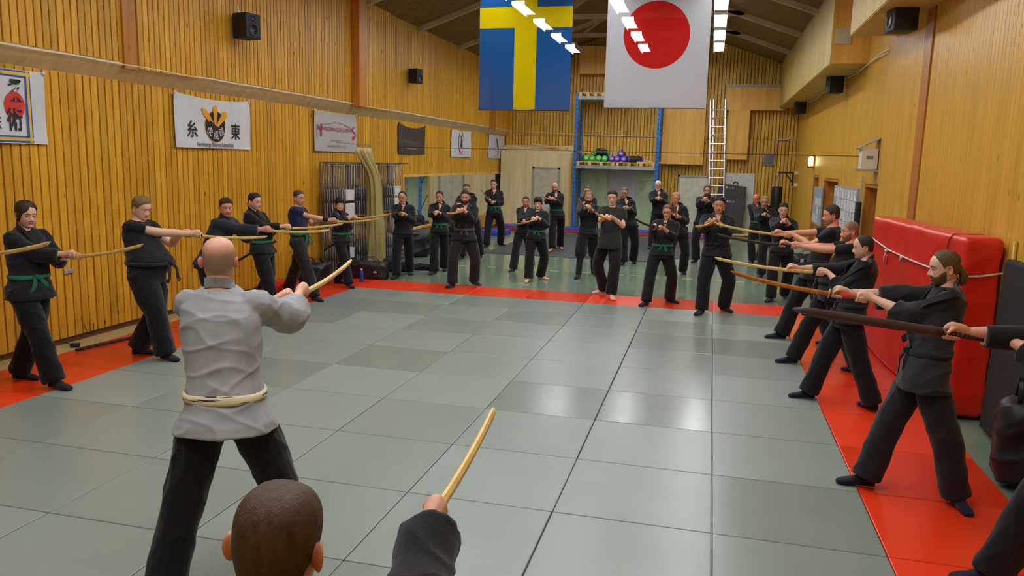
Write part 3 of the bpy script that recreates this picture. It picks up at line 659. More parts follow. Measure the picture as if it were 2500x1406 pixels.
def build_head(P, lod):
    """skin mesh pieces in head space (x = the person's right, y = front, z = up) plus pigment"""
    nz, na = ((54, 72), (40, 52), (30, 38))[lod]
    X, Y, Z = head_grid(nz, na, P.get('fat', 1.), P.get('jaw', 1.)); Y2 = head_shape(X, Y, Z, P.get('nose', 1.))
    V = np.stack([X, Y2, Z], -1).reshape(-1, 3)
    F = [(i*na+j, i*na+(j+1) % na, (i+1)*na+(j+1) % na, (i+1)*na+j) for i in range(nz-1) for j in range(na)]
    F += [tuple(range(na))[::-1], tuple(range((nz-1)*na, nz*na))]
    x, y, z = V.T; fr = y > .03
    skin = np.array(lin(P.get('skin', (208, 152, 126)))); C = np.tile(skin, (len(V), 1))
    def paint(mask, rgb): C[:] = C*(1-mask[:, None])+np.array(lin(rgb))*mask[:, None]
    g = lambda x0, z0, sx, sz: np.exp(-((np.abs(x)-x0)/sx)**2-((z-z0)/sz)**2)*fr
    paint(.45*g(.045, -.03, .022, .018)*P.get('flush', .6), (205, 96, 80)); paint(.35*np.exp(-(x/.012)**2-((z+.04)/.012)**2)*fr*P.get('flush', .6), (205, 96, 80))
    paint(.75*np.clip(1.5*(np.exp(-(x/.021)**6-((z+.0715)/.0085)**4)*fr), 0, 1), P.get('lips', (168, 92, 84)))
    hc = P.get('hair', (60, 44, 32)); br = P.get('brow', hc)
    paint(np.clip(1.7*np.exp(-((np.abs(x)-.031)/.0175)**4-((z-.0195+.12*(np.abs(x)-.03)**2/.03)/.0042)**2), 0, 1)*.85*(y > .03), br)
    st = P.get('stubble', 0.)
    if st:
        jl = 1/(1+np.exp((z+.052)/.004))*(y > -.005)*(1-np.exp(-(x/.02)**4-((z+.072)/.008)**4))
        paint(np.clip(jl, 0, 1)*st, P.get('beardcol', hc))
    if P.get('shaved'):
        hm = hair_mask(x, y, z, P); paint(hm*P['shaved'], hc)
    mb = MB(); mb.add(V, F, 0)
    # eyes
    for s in (-1, 1):
        c = np.array((s*.031, .0712, .0)); n_, k_ = (12, 8) if lod == 0 else (8, 6)
        pr = [(.0122*math.sin(a), -.0122*math.cos(a)) for a in np.linspace(.05, math.pi-.05, k_)]
        nv = mb.n; mb.lathe(pr, c, n_, 1); e = len(mb.m)
        ir = [(.0056*math.cos(a), .0104+.0022*math.sin(a)) for a in np.linspace(0, 1.5, 3)]
        mb.lathe(ir, c+np.array((P.get('gaze', 0)*.004, 0, 0)), n_, 2, axis=(P.get('gaze', 0)*.3, 1, -.05))
        mb.v[-2] = mb.v[-2]   # eyeball stays round
        # lids
        lid = [(s*.031+.0168*math.cos(a), .0825-.006*abs(math.cos(a))**2, .0034+.0028*math.sin(a)) for a in np.linspace(0, math.pi, 7)]
        mb.tube(lid, [.0018]+[.0040]*5+[.0018], 6, 0)
        mb.tube([(a_, b_+.0028, c_-.0030) for a_, b_, c_ in lid[1:-1]], .0011, 5, 2)
        low = [(s*.031+.0155*math.cos(a), .0815-.005*abs(math.cos(a))**2, -.0042-.0022*math.sin(a)) for a in np.linspace(0, math.pi, 6)]
        mb.tube(low, .0026, 5, 0)
    mx_ = np.linspace(-.021, .021, 9); my_ = head_shape(mx_, np.interp(-.0715, _HP[:, 0], _HP[:, 1])-.0+0*mx_-(mx_/.075)**2*.03, np.full(9, -.0715), 0)
    mb.tube(np.c_[mx_, my_+.0008, np.full(9, -.0716)-.0012*np.cos(mx_*150)], [.0004]+[.0011]*7+[.0004], 5, 3)
    # ears
    for s in (-1, 1):
        es = P.get('ears', 1.); nn = 14; rings = []
        for q, (off, sc_) in enumerate(((-.004, .55), (.004, .8), (.0105, .98), (.0140, 1.0), (.0150, .88), (.0085, .70), (.004, .5), (.003, .1))):
            rg = []
            for a in np.linspace(0, 2*math.pi, nn, endpoint=False):
                ey = math.cos(a)*.0165*sc_*(1.0+.15*math.sin(a)); ez = math.sin(a)*.030*sc_
                o_ = off*es*(1.0-.55*math.cos(a)*1.0+.1*math.sin(a))
                rg.append((s*(.0715*P.get('fat', 1.)+o_), -.012-.3*off+ey*1.0-.15*ez*0, -.012+ez))
            rings.append(rg[::s])
        mb.rings(rings, 0)
    Vt = np.concatenate(mb.v); Cc = np.tile(skin, (len(Vt), 1)); Cc[:len(C)] = C
    if P.get('flush', .6) > .3:
        ear = (np.abs(Vt[:, 0]) > .074)&(np.arange(len(Vt)) >= len(C)); Cc[ear] = Cc[ear]*.6+np.array(lin((214, 100, 78)))*.4
    return Vt, mb.f, mb.m, Cc
def hair_mask(x, y, z, P, ret_line=False):
    st = P.get('style', 'short'); rec = P.get('recede', 0.)
    ang = np.abs(np.arctan2(np.abs(x), y))          # 0 front .. pi back
    line = np.interp(ang, [0, .45, .8, 1.1, 1.35, 1.6, 1.85, 2.2, 3.14], [.072+rec, .068+rec*1.2, .058+rec*.8, .038, -.012, .012, -.03, -.055, -.072])
    if st == 'long': line = np.interp(ang, [0, .4, .75, 1.05, 1.3, 1.6, 1.9, 3.14], [.082, .072, .05, .0, -.06, -.07, -.08, -.092])
    if st == 'fringe': line = np.interp(ang, [0, .5, .8, 1.1, 1.3, 1.7, 2.1, 3.14], [.036, .034, .01, -.02, -.04, -.04, -.06, -.075])
    if st == 'tied': line = np.interp(ang, [0, .45, .8, 1.1, 1.35, 1.6, 1.85, 2.2, 3.14], [.078+rec, .076+rec, .062+rec*.6, .03, -.008, .014, -.02, -.05, -.07])
    if P.get('sweep'): line = line-P['sweep']*np.clip(x/.045, 0, 1)*np.exp(-(ang/1.1)**4)
    line = line+.0018*np.sin(np.arctan2(x, y)*11)+.001*np.sin(np.arctan2(x, y)*23+1)
    m = 1/(1+np.exp(-(z-line)/.0035))
    if ret_line: return m, line
    if st == 'fringe_bald' or P.get('bald'):
        cr = P.get('bald', .06); m = m*(1/(1+np.exp((z-cr+.25*np.clip(-y-.05, 0, .1))/.006)))
    return m
def build_hair(P, lod, beard=False):
    nz, na = ((60, 90), (44, 60), (30, 40))[lod]
    X, Y, Z = head_grid(nz, na, P.get('fat', 1.), P.get('jaw', 1.)); Y = head_shape(X, Y, Z, 0 if not beard else P.get('nose', 1.))
    x, y, z = X.ravel(), Y.ravel(), Z.ravel(); V = np.stack([x, y, z], 1); c = np.array((0, -.012, .012)); d = V-c; d /= np.linalg.norm(d, axis=1)[:, None]
    if beard:
        m = 1/(1+np.exp((z+.054+.003*np.sin(x*420)-.042*np.clip((.07-y)/.06, 0, 1)**1.3)/.004))*(1/(1+np.exp(-(y-.004)/.005)))
        m *= 1-np.exp(-(x/.0175)**4-((z+.0735)/.0065)**4); m *= 1-.9*np.exp(-((np.abs(x)-.042)/.014)**4-((z+.047)/.008)**4)
        mous = np.exp(-(x/.026)**4-((z+.0595)/.0055)**4)*(y > .05)
        m = np.maximum(m, mous); th = P.get('beard', .008)*(.8+.5*np.clip((-.08-z)/.03, 0, 1)); th = np.where(mous > .5, P.get('beard', .008)*.7, th)
    else:
        m = hair_mask(x, y, z, P); line = hair_mask(x, y, z, P, True)[1]; top = np.clip((z-.02)/.07, 0, 1)
        th = P.get('hlen', .012)*(.4+.8*top)*np.clip((z-line)/P.get('ramp', .03), .08, 1)
        if P.get('style') in ('long',): th = th*(1+.5*np.clip((.03-z)/.06, 0, 1))
        if P.get('style') == 'fringe': th = th*(1+.3*np.clip((.0-z)/.06, 0, 1))
        if P.get('quiff'): th = th+P['quiff']*top*np.clip(y/.06, 0, 1)
    a = np.arctan2(x, y); sg = P.get('strand', .22)
    st = np.sin(a*34+6*np.sin(z*40)+2*np.sin(a*5))*.5+np.sin(a*61+z*90)*.3+np.sin(a*13+z*55)*.4
    th = th*(1+sg*st)
    V = V+d*(m*th-(1-m)*.0045)[:, None]
    F = [(i*na+j, i*na+(j+1) % na, (i+1)*na+(j+1) % na, (i+1)*na+j) for i in range(nz-1) for j in range(na)]+[tuple(range(na))[::-1], tuple(range((nz-1)*na, nz*na))]
    # keep only faces that belong to the hair or touch its edge
    keep = m > .02; F = [f for f in F if any(keep[k] for k in f)]
    us = sorted({k for f in F for k in f}); ix = {k: i for i, k in enumerate(us)}
    return V[us], [tuple(ix[k] for k in f) for f in F]

def grip_hand(mb, c, A, side, up, wrist, sc_=1.0, n=8, thumb=True):
    """a fist closed round a bar: c on the bar, A along it (towards the blade), side = outward"""
    A = nrm(A); side = nrm(side-A*np.dot(side, A)); up = nrm(np.cross(A, side)*np.sign(np.dot(np.cross(A, side), up)))
    s = sc_
    def pt(th, rad, al): return c+side*(math.cos(th)*rad*s)+up*(math.sin(th)*rad*s)+A*(al*s)
    D = math.radians
    for k, (al, ln) in enumerate(((.033, .97), (.0115, 1.05), (-.0105, 1.0), (-.031, .85))):
        r0 = .0098 if k < 3 else .0086; R = .0165+r0
        th = [D(28), D(-22), D(-72), D(-120), D(-165), D(-165-32*ln)]
        p = [pt(t, R*(1.12 if i == 0 else 1.0+.08*(i == 1)), al+.004*(i > 2)) for i, t in enumerate(th)]
        limb(mb, p, np.array([.0112, .0112, .0104, .0098, .0092, .007])*s*(.93 if k == 3 else 1), n, sub=2)
    if thumb:
        p = [pt(D(52), .040, -.036), pt(D(72), .033, -.004), pt(D(104), .0285, .022), pt(D(146), .0275, .040)]
        limb(mb, p, np.array([.0155, .0135, .0115, .0085])*s, n, sub=3)
    # palm and back of the hand, running into the wrist
    pa = [wrist, wrist*.45+pt(D(38), .036, -.012)*.55, pt(D(30), .034, 0), pt(D(18), .031, .012)]
    limb(mb, pa, np.array([(.024, .028), (.026, .034), (.030, .037), (.022, .034)])*s, 10, up=A*.2+up, sub=3)
    mb.tube([pt(D(28), .031, -.036), pt(D(26), .033, .037)], .0155*s, 8)

def open_foot(mb, ank, dr, S, z0, n=14, h=1.0, bare=False):
    """foot on the ground, heel under the ankle, toes along dr"""
    dr = nrm((dr[0], dr[1], 0)); rt = np.cross(dr, (0, 0, 1)); k = S/1.78
    base = np.array((ank[0], ank[1], z0)); secs = []
    for t, w_, hh, zc in ((-.065, .012, .012, .028), (-.06, .027, .03, .034), (-.04, .035, .042, .044), (-.0, .037, .05, .052), (.05, .038, .042, .043), (.10, .043, .031, .032), (.145, .047, .024, .025), (.175, .043, .019, .020), (.198, .03, .014, .016), (.205, .012, .008, .014)):
        secs.append((base+dr*(t*k)+np.array((0, 0, zc*k)), rt*w_*k, np.array((0, 0, hh*k*h))))
    loft(mb, secs, n, 2.4)
    limb(mb, [base+np.array((0, 0, .05*k))-dr*.015*k, base-dr*.01*k+np.array((0, 0, .17*k))], np.array([.042, .04])*k, 12)
    if bare:
        for i in range(5):
            o = (i-2)*.017*k; a_ = base+dr*(.165*k-abs(i-1)*.006*k)+rt*o+np.array((0, 0, .016*k))
            limb(mb, [a_, a_+dr*.045*k-np.array((0, 0, .004))], np.array([.011, .008])*k, 8, sub=2)

def smooth_strip(mb, pts, nrms, wd, th, n=44):
    P = np.array(pts, float); N_ = np.array(nrms, float); d = np.r_[0, np.cumsum(np.linalg.norm(np.diff(P, axis=0), axis=1))]; q = np.linspace(0, d[-1], n)
    P = np.stack([np.interp(q, d, P[:, j]) for j in range(3)], 1); N_ = np.stack([np.interp(q, d, N_[:, j]) for j in range(3)], 1)
    for _ in range(5):
        P[1:-1] = (P[:-2]+2*P[1:-1]+P[2:])/4; N_[1:-1] = (N_[:-2]+2*N_[1:-1]+N_[2:])/4
    flat_strip(mb, P, N_, wd, th)
def flat_strip(mb, pts, nrms, wd, th, m=0):
    """flat cloth band along points"""
    P = np.asarray(pts, float); T = np.gradient(P, axis=0); R = []
    for p, t, n_ in zip(P, T, nrms):
        n_ = nrm(np.asarray(n_)-nrm(t)*np.dot(n_, nrm(t))); x = nrm(np.cross(t, n_))
        R.append([p+x*wd/2-n_*th/2, p+x*wd/2+n_*th/2, p-x*wd/2+n_*th/2, p-x*wd/2-n_*th/2])
    mb.rings(R, m)

PEOPLE = {}
def person(key, label, feet, top, face, hand=None, tip=None, look=None, wear='gi', top_m=None, pants_m=None, belt=None, belt_side=-1, foot='sock', foot_m=None,
           S=None, fat=1.0, belly=0., lod=1, head={}, toes=None, sword='bokken', nod=8., lead=0, z0=None, lean=None, skirt=.19, vox=None, cuffs=1.0, leg=1.0, headpos=None, sleeve=.80, reach=.56, tilt=0., wear_extra=None, crouch=None, hand_gap=.16, group=None, belt_ends=True, hand_scale=1.0, shoulder_turn=0., rear_px=None, fold=1., free_left=False, bt=.22, stretch=None, legpad=False):
    face_a = math.radians(face); Fv = np.array((math.cos(face_a), math.sin(face_a), 0)); Rv = np.array((Fv[1], -Fv[0], 0)); Uv = np.array((0, 0, 1.))
    g = [np.array(q, float) if len(q) == 3 else floor_at(*q) for q in feet]
    if z0 is None:
        z0 = 0. if (g[0][1]+g[1][1])/2 < 8.58 else ZF
        if all(-5.45 < q[0] < -.5 and 13.6 < q[1] < 19.7 for q in g): z0 = ZF+.016
    g = [np.array(q, float) if len(q) == 3 else floor_at(q[0], q[1], z0) for q in feet]      # left foot, right foot
    G = (g[0]+g[1])/2; G[2] = z0
    dep = np.dot(G-CAM, C_F)
    if len(top) == 2: d = ray(*top); H = CAM+d*(dep/np.dot(d, C_F))
    else: H = np.array(top, float)
    if lean is not None: H = near(*top, H+Fv*lean+np.array((0, 0, 0)))
    hz = H[2]-z0; S = S or hz/.975; k = S/1.78
    lodv = vox or (.0112, .0155, .0215)[lod]
    hy = math.radians(look if look is not None else face); HF = np.array((math.cos(hy), math.sin(hy), 0)); HR = np.array((HF[1], -HF[0], 0))
    nd = math.radians(nod); hf = HF*math.cos(nd)-Uv*math.sin(nd); hu = Uv*math.cos(nd)+HF*math.sin(nd)
    tl = math.radians(tilt); HR2 = HR*math.cos(tl)+hu*math.sin(tl); hu = hu*math.cos(tl)-HR*math.sin(tl); HRr = HR2
    hs = .235/.2325*k*(1.0 if 'hs' not in head else head['hs'])
    hl_ = 0. if head.get('shaved') or head.get('style') == 'none' else head.get('hlen', .012)
    HC = H-hu*(.1155+1.1*hl_)*hs*1.02                                   # eye level centre of the head
    headM = lambda V: HC+np.outer(V[:, 0]*hs, HRr)+np.outer(V[:, 1]*hs, hf)+np.outer(V[:, 2]*hs, hu)
    hip_z = min(z0+.535*S, H[2]-.462*S) if crouch is None else z0+crouch*S
    neck = HC-hu*.135*hs-hf*.022*hs                           # C7
    pel = np.array((G[0], G[1], hip_z))+(neck-np.array((G[0], G[1], neck[2])))*.12
    top_z = neck[2]
    ch = lambda t: pel*(1-t)+(neck-Fv*.0)*t                   # along the spine
    turn = math.radians(shoulder_turn); Rs = Rv*math.cos(turn)+Fv*math.sin(turn); Fs = Fv*math.cos(turn)-Rv*math.sin(turn)
    def Rt(t): return Rv*(1-t)+Rs*t
    def Ft(t): return Fv*(1-t)+Fs*t
    w = fat
    # torso sections: (t along spine, half width, half depth, forward offset)
    TS = [(-.16, .155, .112, -.005), (-.05, .17, .122, -.008), (.08, .166, .118, 0.), (.25, .147, .108, .006), (.40, .148, .110, .008), (.58, .163, .120, .004), (.74, .172, .118, -.004), (.86, .160, .098, -.010), (.95, .112, .074, -.010), (1.02, .06, .055, -.0)]
    def tor(t0, pad=0., flare=0.):
        a = np.array(TS); W, Dp, off = [np.interp(t0, a[:, 0], a[:, j]) for j in (1, 2, 3)]
        bl = belly*math.exp(-((t0-.27)/.22)**2)
        W = W*(1+(w-1)*math.exp(-((t0-.3)/.5)**2))*k+pad+bl*.35; Dp = Dp*(1+(w-1)*1.1*math.exp(-((t0-.3)/.4)**2))*k+pad+bl*.6
        return ch(t0)+Ft(t0)*(off*k+bl*.55), Rt(t0)*W, Ft(t0)*Dp
    shz = .865
    SHO = [ch(shz)-Rs*.170*k*(.94+.06*w)-Fs*.012*k, ch(shz)+Rs*.170*k*(.94+.06*w)-Fs*.012*k]   # left, right
    la1, la2 = .30*k, .265*k
    # hands on the grip
    hand_info = None
    if hand is not None:
        mid = (SHO[0]+SHO[1])/2
        guess = mid+Fs*reach*k-Uv*.06*k
        Hd = near(*hand, guess) if len(hand) == 2 else np.array(hand, float)
        v = Hd-mid; mx = .62*k+.02
        if np.linalg.norm(v) > mx:
            dd = ray(*hand) if len(hand) == 2 else nrm(Hd-CAM); b_ = np.dot(CAM-mid, dd); c_ = np.dot(CAM-mid, CAM-mid)-mx*mx; disc = b_*b_-c_
            Hd = CAM+dd*(-b_-math.sqrt(disc)) if disc > 0 and np.dot(Fs, dd) < -.3 else (CAM+dd*(-b_+math.sqrt(disc)) if disc > 0 and np.dot(Fs, dd) > .3 else CAM+dd*(-b_) if disc <= 0 else near(*hand, mid+nrm(v)*mx) if len(hand) == 2 else Hd)
        if stretch:                                           # nearly straight front arm
            dd = ray(*hand); q_ = SHO[1]; b_ = np.dot(CAM-q_, dd); c_ = np.dot(CAM-q_, CAM-q_)-((la1+la2)*stretch+.06*k)**2; Hd = CAM+dd*(-b_+math.sqrt(max(0, b_*b_-c_))*np.sign(np.dot(Fs, dd)))
        LB = .80*k                                           # from front hand to the tip
        if tip is not None:
            if len(tip) == 3: T = np.array(tip, float)
            else:
                dd = ray(*tip); b_ = np.dot(CAM-Hd, dd); c_ = np.dot(CAM-Hd, CAM-Hd)-LB*LB; disc = b_*b_-c_
                if disc > 0:
                    q1, q2 = CAM+dd*(-b_-math.sqrt(disc)), CAM+dd*(-b_+math.sqrt(disc)); gs = Hd+Fs*LB
                    T = q1 if np.linalg.norm(q1-gs) < np.linalg.norm(q2-gs) else q2
                else: T = CAM+dd*(-b_)
            A = nrm(T-Hd)
        else: A = nrm(Fs+np.array((0, 0, .02)))
        pom = Hd-A*hand_gap*k
        hand_info = (Hd, A, pom)
        fr_side = 1 if lead >= 0 else -1
        hands = {1: Hd, 0: pom} if fr_side > 0 else {0: Hd, 1: pom}
    root = thing('person', label, 'person', (G[0], G[1], z0), group)
    o_ = np.array(ORG[root.name])
    # ---------------- body skin
    Vh, Fh, Mh, Ch = build_head(head, lod); Vh = headM(Vh)
    skin = np.array(lin(head.get('skin', (208, 152, 126))))
    ab = MB(); wr = {}; elb = {}
    short = wear == 'tee'
    for s in (0, 1):
        sd = Rs*(1 if s else -1)
        if hand_info is not None and not (free_left and s == 0):
            hc = hands[s]; Ax = hand_info[1]
            side = nrm(sd*.8+Uv*.45); to = nrm(SHO[s]-hc); W = hc+nrm(to*.7-Ax*.5)*.078*k+side*.022*k
            el, W2 = ik(SHO[s], W, la1, la2, -Uv*.75+sd*.45-Fs*.1)
            wr[s] = W; elb[s] = el
            grip_hand(ab, hc, Ax, side, Uv, W, k*1.0*hand_scale)
        else:
            W = SHO[s]-Uv*.52*k+Fs*.08; el, W2 = ik(SHO[s], W, la1, la2, -Fs); wr[s] = W; elb[s] = el
            limb(ab, [W, W-Uv*.09*k, W-Uv*.17*k], np.array([.026, .036, .012])*k)
        limb(ab, [SHO[s]-sd*.035*k, elb[s], elb[s]*.6+wr[s]*.4, wr[s]], np.array([.046*w, .043*w, .041*w, .0255])*k, 12)
    vx = (.0056, .0088, .013)[lod]
    Va, Na, Fa = remesh(ab, vx, 2, .4)
    tb = MB(); secs = [tor(t) for t in (-.16, -.05, .08, .25, .40, .58, .74, .86, .95)]; loft(tb, secs, 20)
    limb(tb, [ch(.9), neck-Fs*.005, HC-hu*.06*hs-hf*.018*hs, HC-hu*.0*hs-hf*.02*hs], np.array([.075*w, .062*(.6+.4*w), .056*(.6+.4*w), .05])*k, 14)
    HJ = [pel-Rv*.09*k, pel+Rv*.09*k]; ANK = []; KN = []
    for s in (0, 1):
        ank = g[s]+np.array((0, 0, .085*k)); ANK.append(ank)
        td = toes[s] if toes else (math.cos(face_a+(.35 if s == 0 else -.35)), math.sin(face_a+(.35 if s == 0 else -.35)))
        if not hasattr(td, '__len__'): td = (math.cos(math.radians(td)), math.sin(math.radians(td)))
        td = np.array((td[0], td[1], 0))
        kn, a2 = ik(HJ[s], ank, .245*S, .245*S, td*1.0+Rv*(.2 if s else -.2)); KN.append(kn)
        limb(tb, [HJ[s], HJ[s]*.5+kn*.5, kn, ank], np.array([.085*w, .075*w, .055, .04])*k, 12)
        if foot == 'bare': open_foot(tb, ank, td, S, z0+.002, bare=True)
    Vb, Nb, Fb = remesh(tb, lodv*1.6 if foot != 'bare' else lodv*.9, 2)
    mb = MB(); mb.add(Vh, Fh); mb.m = list(Mh); mb.add(Va, Fa, 0); mb.add(Vb, Fb, 0)
    cols = np.concatenate([Ch, np.tile(skin, (len(Va)+len(Vb), 1))])
    me = mb.mesh('body', [SKINM, EYEW, IRIS, LIPL], o_, True)
    ca = me.color_attributes.new('Col', 'FLOAT_COLOR', 'POINT'); ca.data.foreach_set('color', np.c_[cols, np.ones(len(cols))].astype(np.float32).ravel())
    put('body', me, root, o_)
    # ---------------- hair, beard, glasses
    hm_ = hairmat(tuple(head.get('hair', (60, 44, 32))))
    if head.get('style', 'short') != 'none' and not head.get('shaved'):
        V, F_ = build_hair(head, lod); m_ = MB(); m_.add(headM(V), F_)
        if head.get('style') == 'tied':      # tail tied at the nape
            q = [HC+HF*a*hs+HRr*0+hu*b*hs for a, b in ((-.09, .0), (-.115, -.03), (-.128, -.06), (-.118, -.10), (-.105, -.125))]
            m_.tube(q, np.array([.03, .026, .03, .022, .006])*k, 12)
        m_.build('hair', hm_, root, smooth=True)
    if head.get('beard'):
        V, F_ = build_hair(head, lod, True); m_ = MB(); m_.add(headM(V), F_); m_.build('beard', hairmat(tuple(head.get('beardcol', head.get('hair', (60, 44, 32))))), root, smooth=True)
    if head.get('glasses'):
        m_ = MB()
        for s in (-1, 1):
            ring = np.array([(s*.031+.022*math.cos(a), .097, .0+.015*math.sin(a)) for a in np.linspace(0, 2*math.pi, 15)])
            m_.tube(headM(ring), .0016*k*(1.3 if lod else 1), 5)
            m_.tube(headM(np.array([(s*.053, .096, .003), (s*.075, .08, .004), (s*.079, .0, .002)])), .0016*k, 5)
        m_.tube(headM(np.array([(-.009, .098, .003), (.009, .098, .003)])), .0016*k, 5); m_.build('glasses', mat('spectacle_frame', (40, 40, 44), .3, metal=.6), root)
    # ---------------- upper garment
    top_m = top_m or BLACK; pants_m = pants_m or BLACK; gb = MB()
    pad = .02*k
    if wear == 'gi':
        t_lo = bt-skirt*k/np.linalg.norm(neck-pel); lo = [(bt+(t_lo-bt)*q, .016+.03*q) for q in (1., .97, .7, .4, .15)]
        S_ = []
        for t0, p_ in lo:
            c, X, Y = tor(max(t0, -.16), p_*k); c = ch(t0)+(c-ch(max(t0, -.16)))
            if t0 < -.02:      # the skirt hangs round both thighs
                zq = c[2]; rel = []
                for s in (0, 1):
                    u = np.clip((HJ[s][2]-zq)/max(.05, HJ[s][2]-KN[s][2]), 0, 1); rel.append(HJ[s]*(1-u)+KN[s]*u)
                la = [np.dot(q-c, Rv) for q in rel]; fo = [np.dot(q-c, Fv) for q in rel]; rad = .130*w*leg*k
                x0, x1 = min(la+[0])-rad, max(la+[0])+rad; y0, y1 = min(fo+[0])-rad, max(fo+[0])+rad
                x0, x1 = min(x0, -np.linalg.norm(X)), max(x1, np.linalg.norm(X)); y0, y1 = min(y0, -np.linalg.norm(Y)), max(y1, np.linalg.norm(Y))
                c = c+Rv*(x0+x1)/2+Fv*(y0+y1)/2; X = Rv*(x1-x0)/2; Y = Fv*(y1-y0)/2
            S_.append((c, X, Y))
        S_ += [tor(t0, p_*k) for t0, p_ in ((.30, .024), (.42, .03), (.58, .027), (.74, .022), (.86, .021), (.94, .022), (1.0, .016))]
        loft(gb, S_, 26, 2.3)
    else:
        S_ = []
        tee_lo = -.22 if belt is None else .16
        for t0, p_ in ((-.22, .03), (-.05, .028), (.12, .026), (.16, .018), (.28, .022), (.45, .020), (.6, .02), (.74, .018), (.86, .015), (.94, .01), (.985, .003)):
            if t0 < tee_lo: continue
            c, X, Y = tor(max(t0, -.16), p_*k); S_.append((ch(t0)+(c-ch(max(t0, -.16))), X, Y))
        loft(gb, S_, 26, 2.3)
    for s in (0, 1):
        a0, e0, w0 = SHO[s]-Rs*(.06*k if s else -.06*k), elb[s], wr[s]; b0 = SHO[s]+nrm(e0-SHO[s])*.035*k
        if wear == 'gi':
            fl = sleeve; end = e0+(w0-e0)*fl; dn = -Uv
            P_ = [a0, b0, SHO[s]*.5+e0*.5+dn*.012*k, e0+dn*.016*k, (e0+end)/2+dn*.022*k, end+dn*.02*k]
            limb(gb, P_, np.array([.066*w, .078*w, .077*w, .074*cuffs, .074*cuffs, .074*cuffs])*k, 16, sub=4)
        else:
            end = SHO[s]*.38+e0*.62; limb(gb, [a0, b0, end-Uv*.006], np.array([.062*w, .071*w, .066*w])*k, 16, sub=4)
    V, Nn, F_ = remesh(gb, lodv, 3)
    amp = (.0095 if wear == 'gi' else .0055)*k
    V = folds(V, Nn, amp*fold, 5.0 if wear == 'gi' else 4.0, seed=sum(map(ord, key)) % 17)
    if wear == 'gi':     # the front of the jacket opens in a V at the throat
        rel = V-ch(.54); up_ = nrm(neck-pel); a = rel @ up_; lat = rel @ Rs; fwd = (V-ch(.8)) @ Fs
        vw = (a)/(.42*np.linalg.norm(neck-pel))*.062*k
        msk = (a > 0)&(np.abs(lat) < vw)&(fwd > .02*k)&(fwd < .19*k)&(a < .41*np.linalg.norm(neck-pel))
        for s in (0, 1):
            for p0_, p1_ in ((SHO[s]+(elb[s]-SHO[s])*.2, elb[s]), (elb[s], wr[s])):
                e_ = p1_-p0_; u_ = np.clip(((V-p0_) @ e_)/np.dot(e_, e_), 0, 1); msk &= np.linalg.norm(V-p0_-np.outer(u_, e_), axis=1) > .1*k
        ed = np.clip((vw-np.abs(lat))/(.014*k), 0, 1)*msk
        V = V-np.outer(ed*.030*k, Fs)
    m_ = MB(); m_.add(V, F_); jk = m_.build('jacket' if wear == 'gi' else 't_shirt', top_m, root, smooth=True)
    if wear == 'gi':     # collar band round the neck and down to the belt
        pts = []; ns = []
        for t0, x_ in ((.25, -.05), (.38, -.025), (.50, .002), (.60, .022), (.70, .036), (.79, .048), (.86, .058)):
            c, X, Y = tor(t0, .026*k); fx = np.linalg.norm(X); fy = np.linalg.norm(Y); yy = fy*(1-min(.98, abs(x_*k)/fx)**2.3)**(1/2.3)
            pts.append(c+Rs*x_*k+Fs*(yy+.002*k)); ns.append(Fs+Uv*.5*max(0, t0-.5)+Rs*.2)
        pts += [ch(.955)+Rs*.07*k+Fs*.052*k, ch(.99)+Rs*.078*k+Fs*.012*k+Uv*.012*k]; ns += [Fs*.6+Rs*.6+Uv*.5, Rs+Uv*.3]
        pts = np.array(pts); ti = np.linspace(0, len(pts)-1, 25); fi = np.arange(len(pts))
        pts = [np.array([np.interp(q, fi, pts[:, j]) for j in range(3)]) for q in ti]; ns = [np.array([np.interp(q, fi, np.array(ns)[:, j]) for j in range(3)]) for q in ti]
        def drape(plist, sg):
            out = []
            for p in plist:
                p = p if sg > 0 else p-2*Rs*np.dot(p-ch(.6), Rs); d_ = V-p; l_ = d_ @ Rs; f_ = d_ @ Fs; h_ = d_-np.outer(l_, Rs)-np.outer(f_, Fs)
                ok = (np.abs(l_) < .022*k)&(np.linalg.norm(h_, axis=1) < .022*k)&(f_ < .07*k)&(f_ > -.09*k)
                if ok.any() and p[2] < ch(.9)[2]: p = p+Fs*(f_[ok].max()+.002*k)
                out.append(p)
            for _ in range(3): out = [out[0]]+[(out[i-1]+2*out[i]+out[i+1])/4 for i in range(1, len(out)-1)]+[out[-1]]
            return out
        nb = ch(1.0)-Fs*.066*k+Uv*.036*k
        right = drape(pts, 1); left = drape(pts, -1)
        side_r = ch(1.0)+Rs*.07*k+Uv*.024*k-Fs*.03*k; side_l = side_r-2*Rs*.07*k
        m_ = MB(); th_ = .012*k
        smooth_strip(m_, right+[side_r, ch(1.0)-Fs*.055*k+Rs*.045*k+Uv*.034*k, nb], ns+[Rs, Rs-Fs, -Fs], .05*k, th_)
        smooth_strip(m_, left+[side_l, ch(1.0)-Fs*.055*k-Rs*.045*k+Uv*.034*k, nb], [n_-2*Rs*np.dot(n_, Rs) for n_ in ns]+[-Rs, -Rs-Fs, -Fs], .05*k, th_)
        m_.build('lapel', top_m, root)
    # ---------------- trousers
    pb = MB()
    loft(pb, [tor(t0, p_*k) for t0, p_ in ((-.16, .02), (-.06, .022), (.06, .02), (.18, .012))]+([tor(.22, .02*k)] if wear != 'gi' and belt is not None else []), 22)
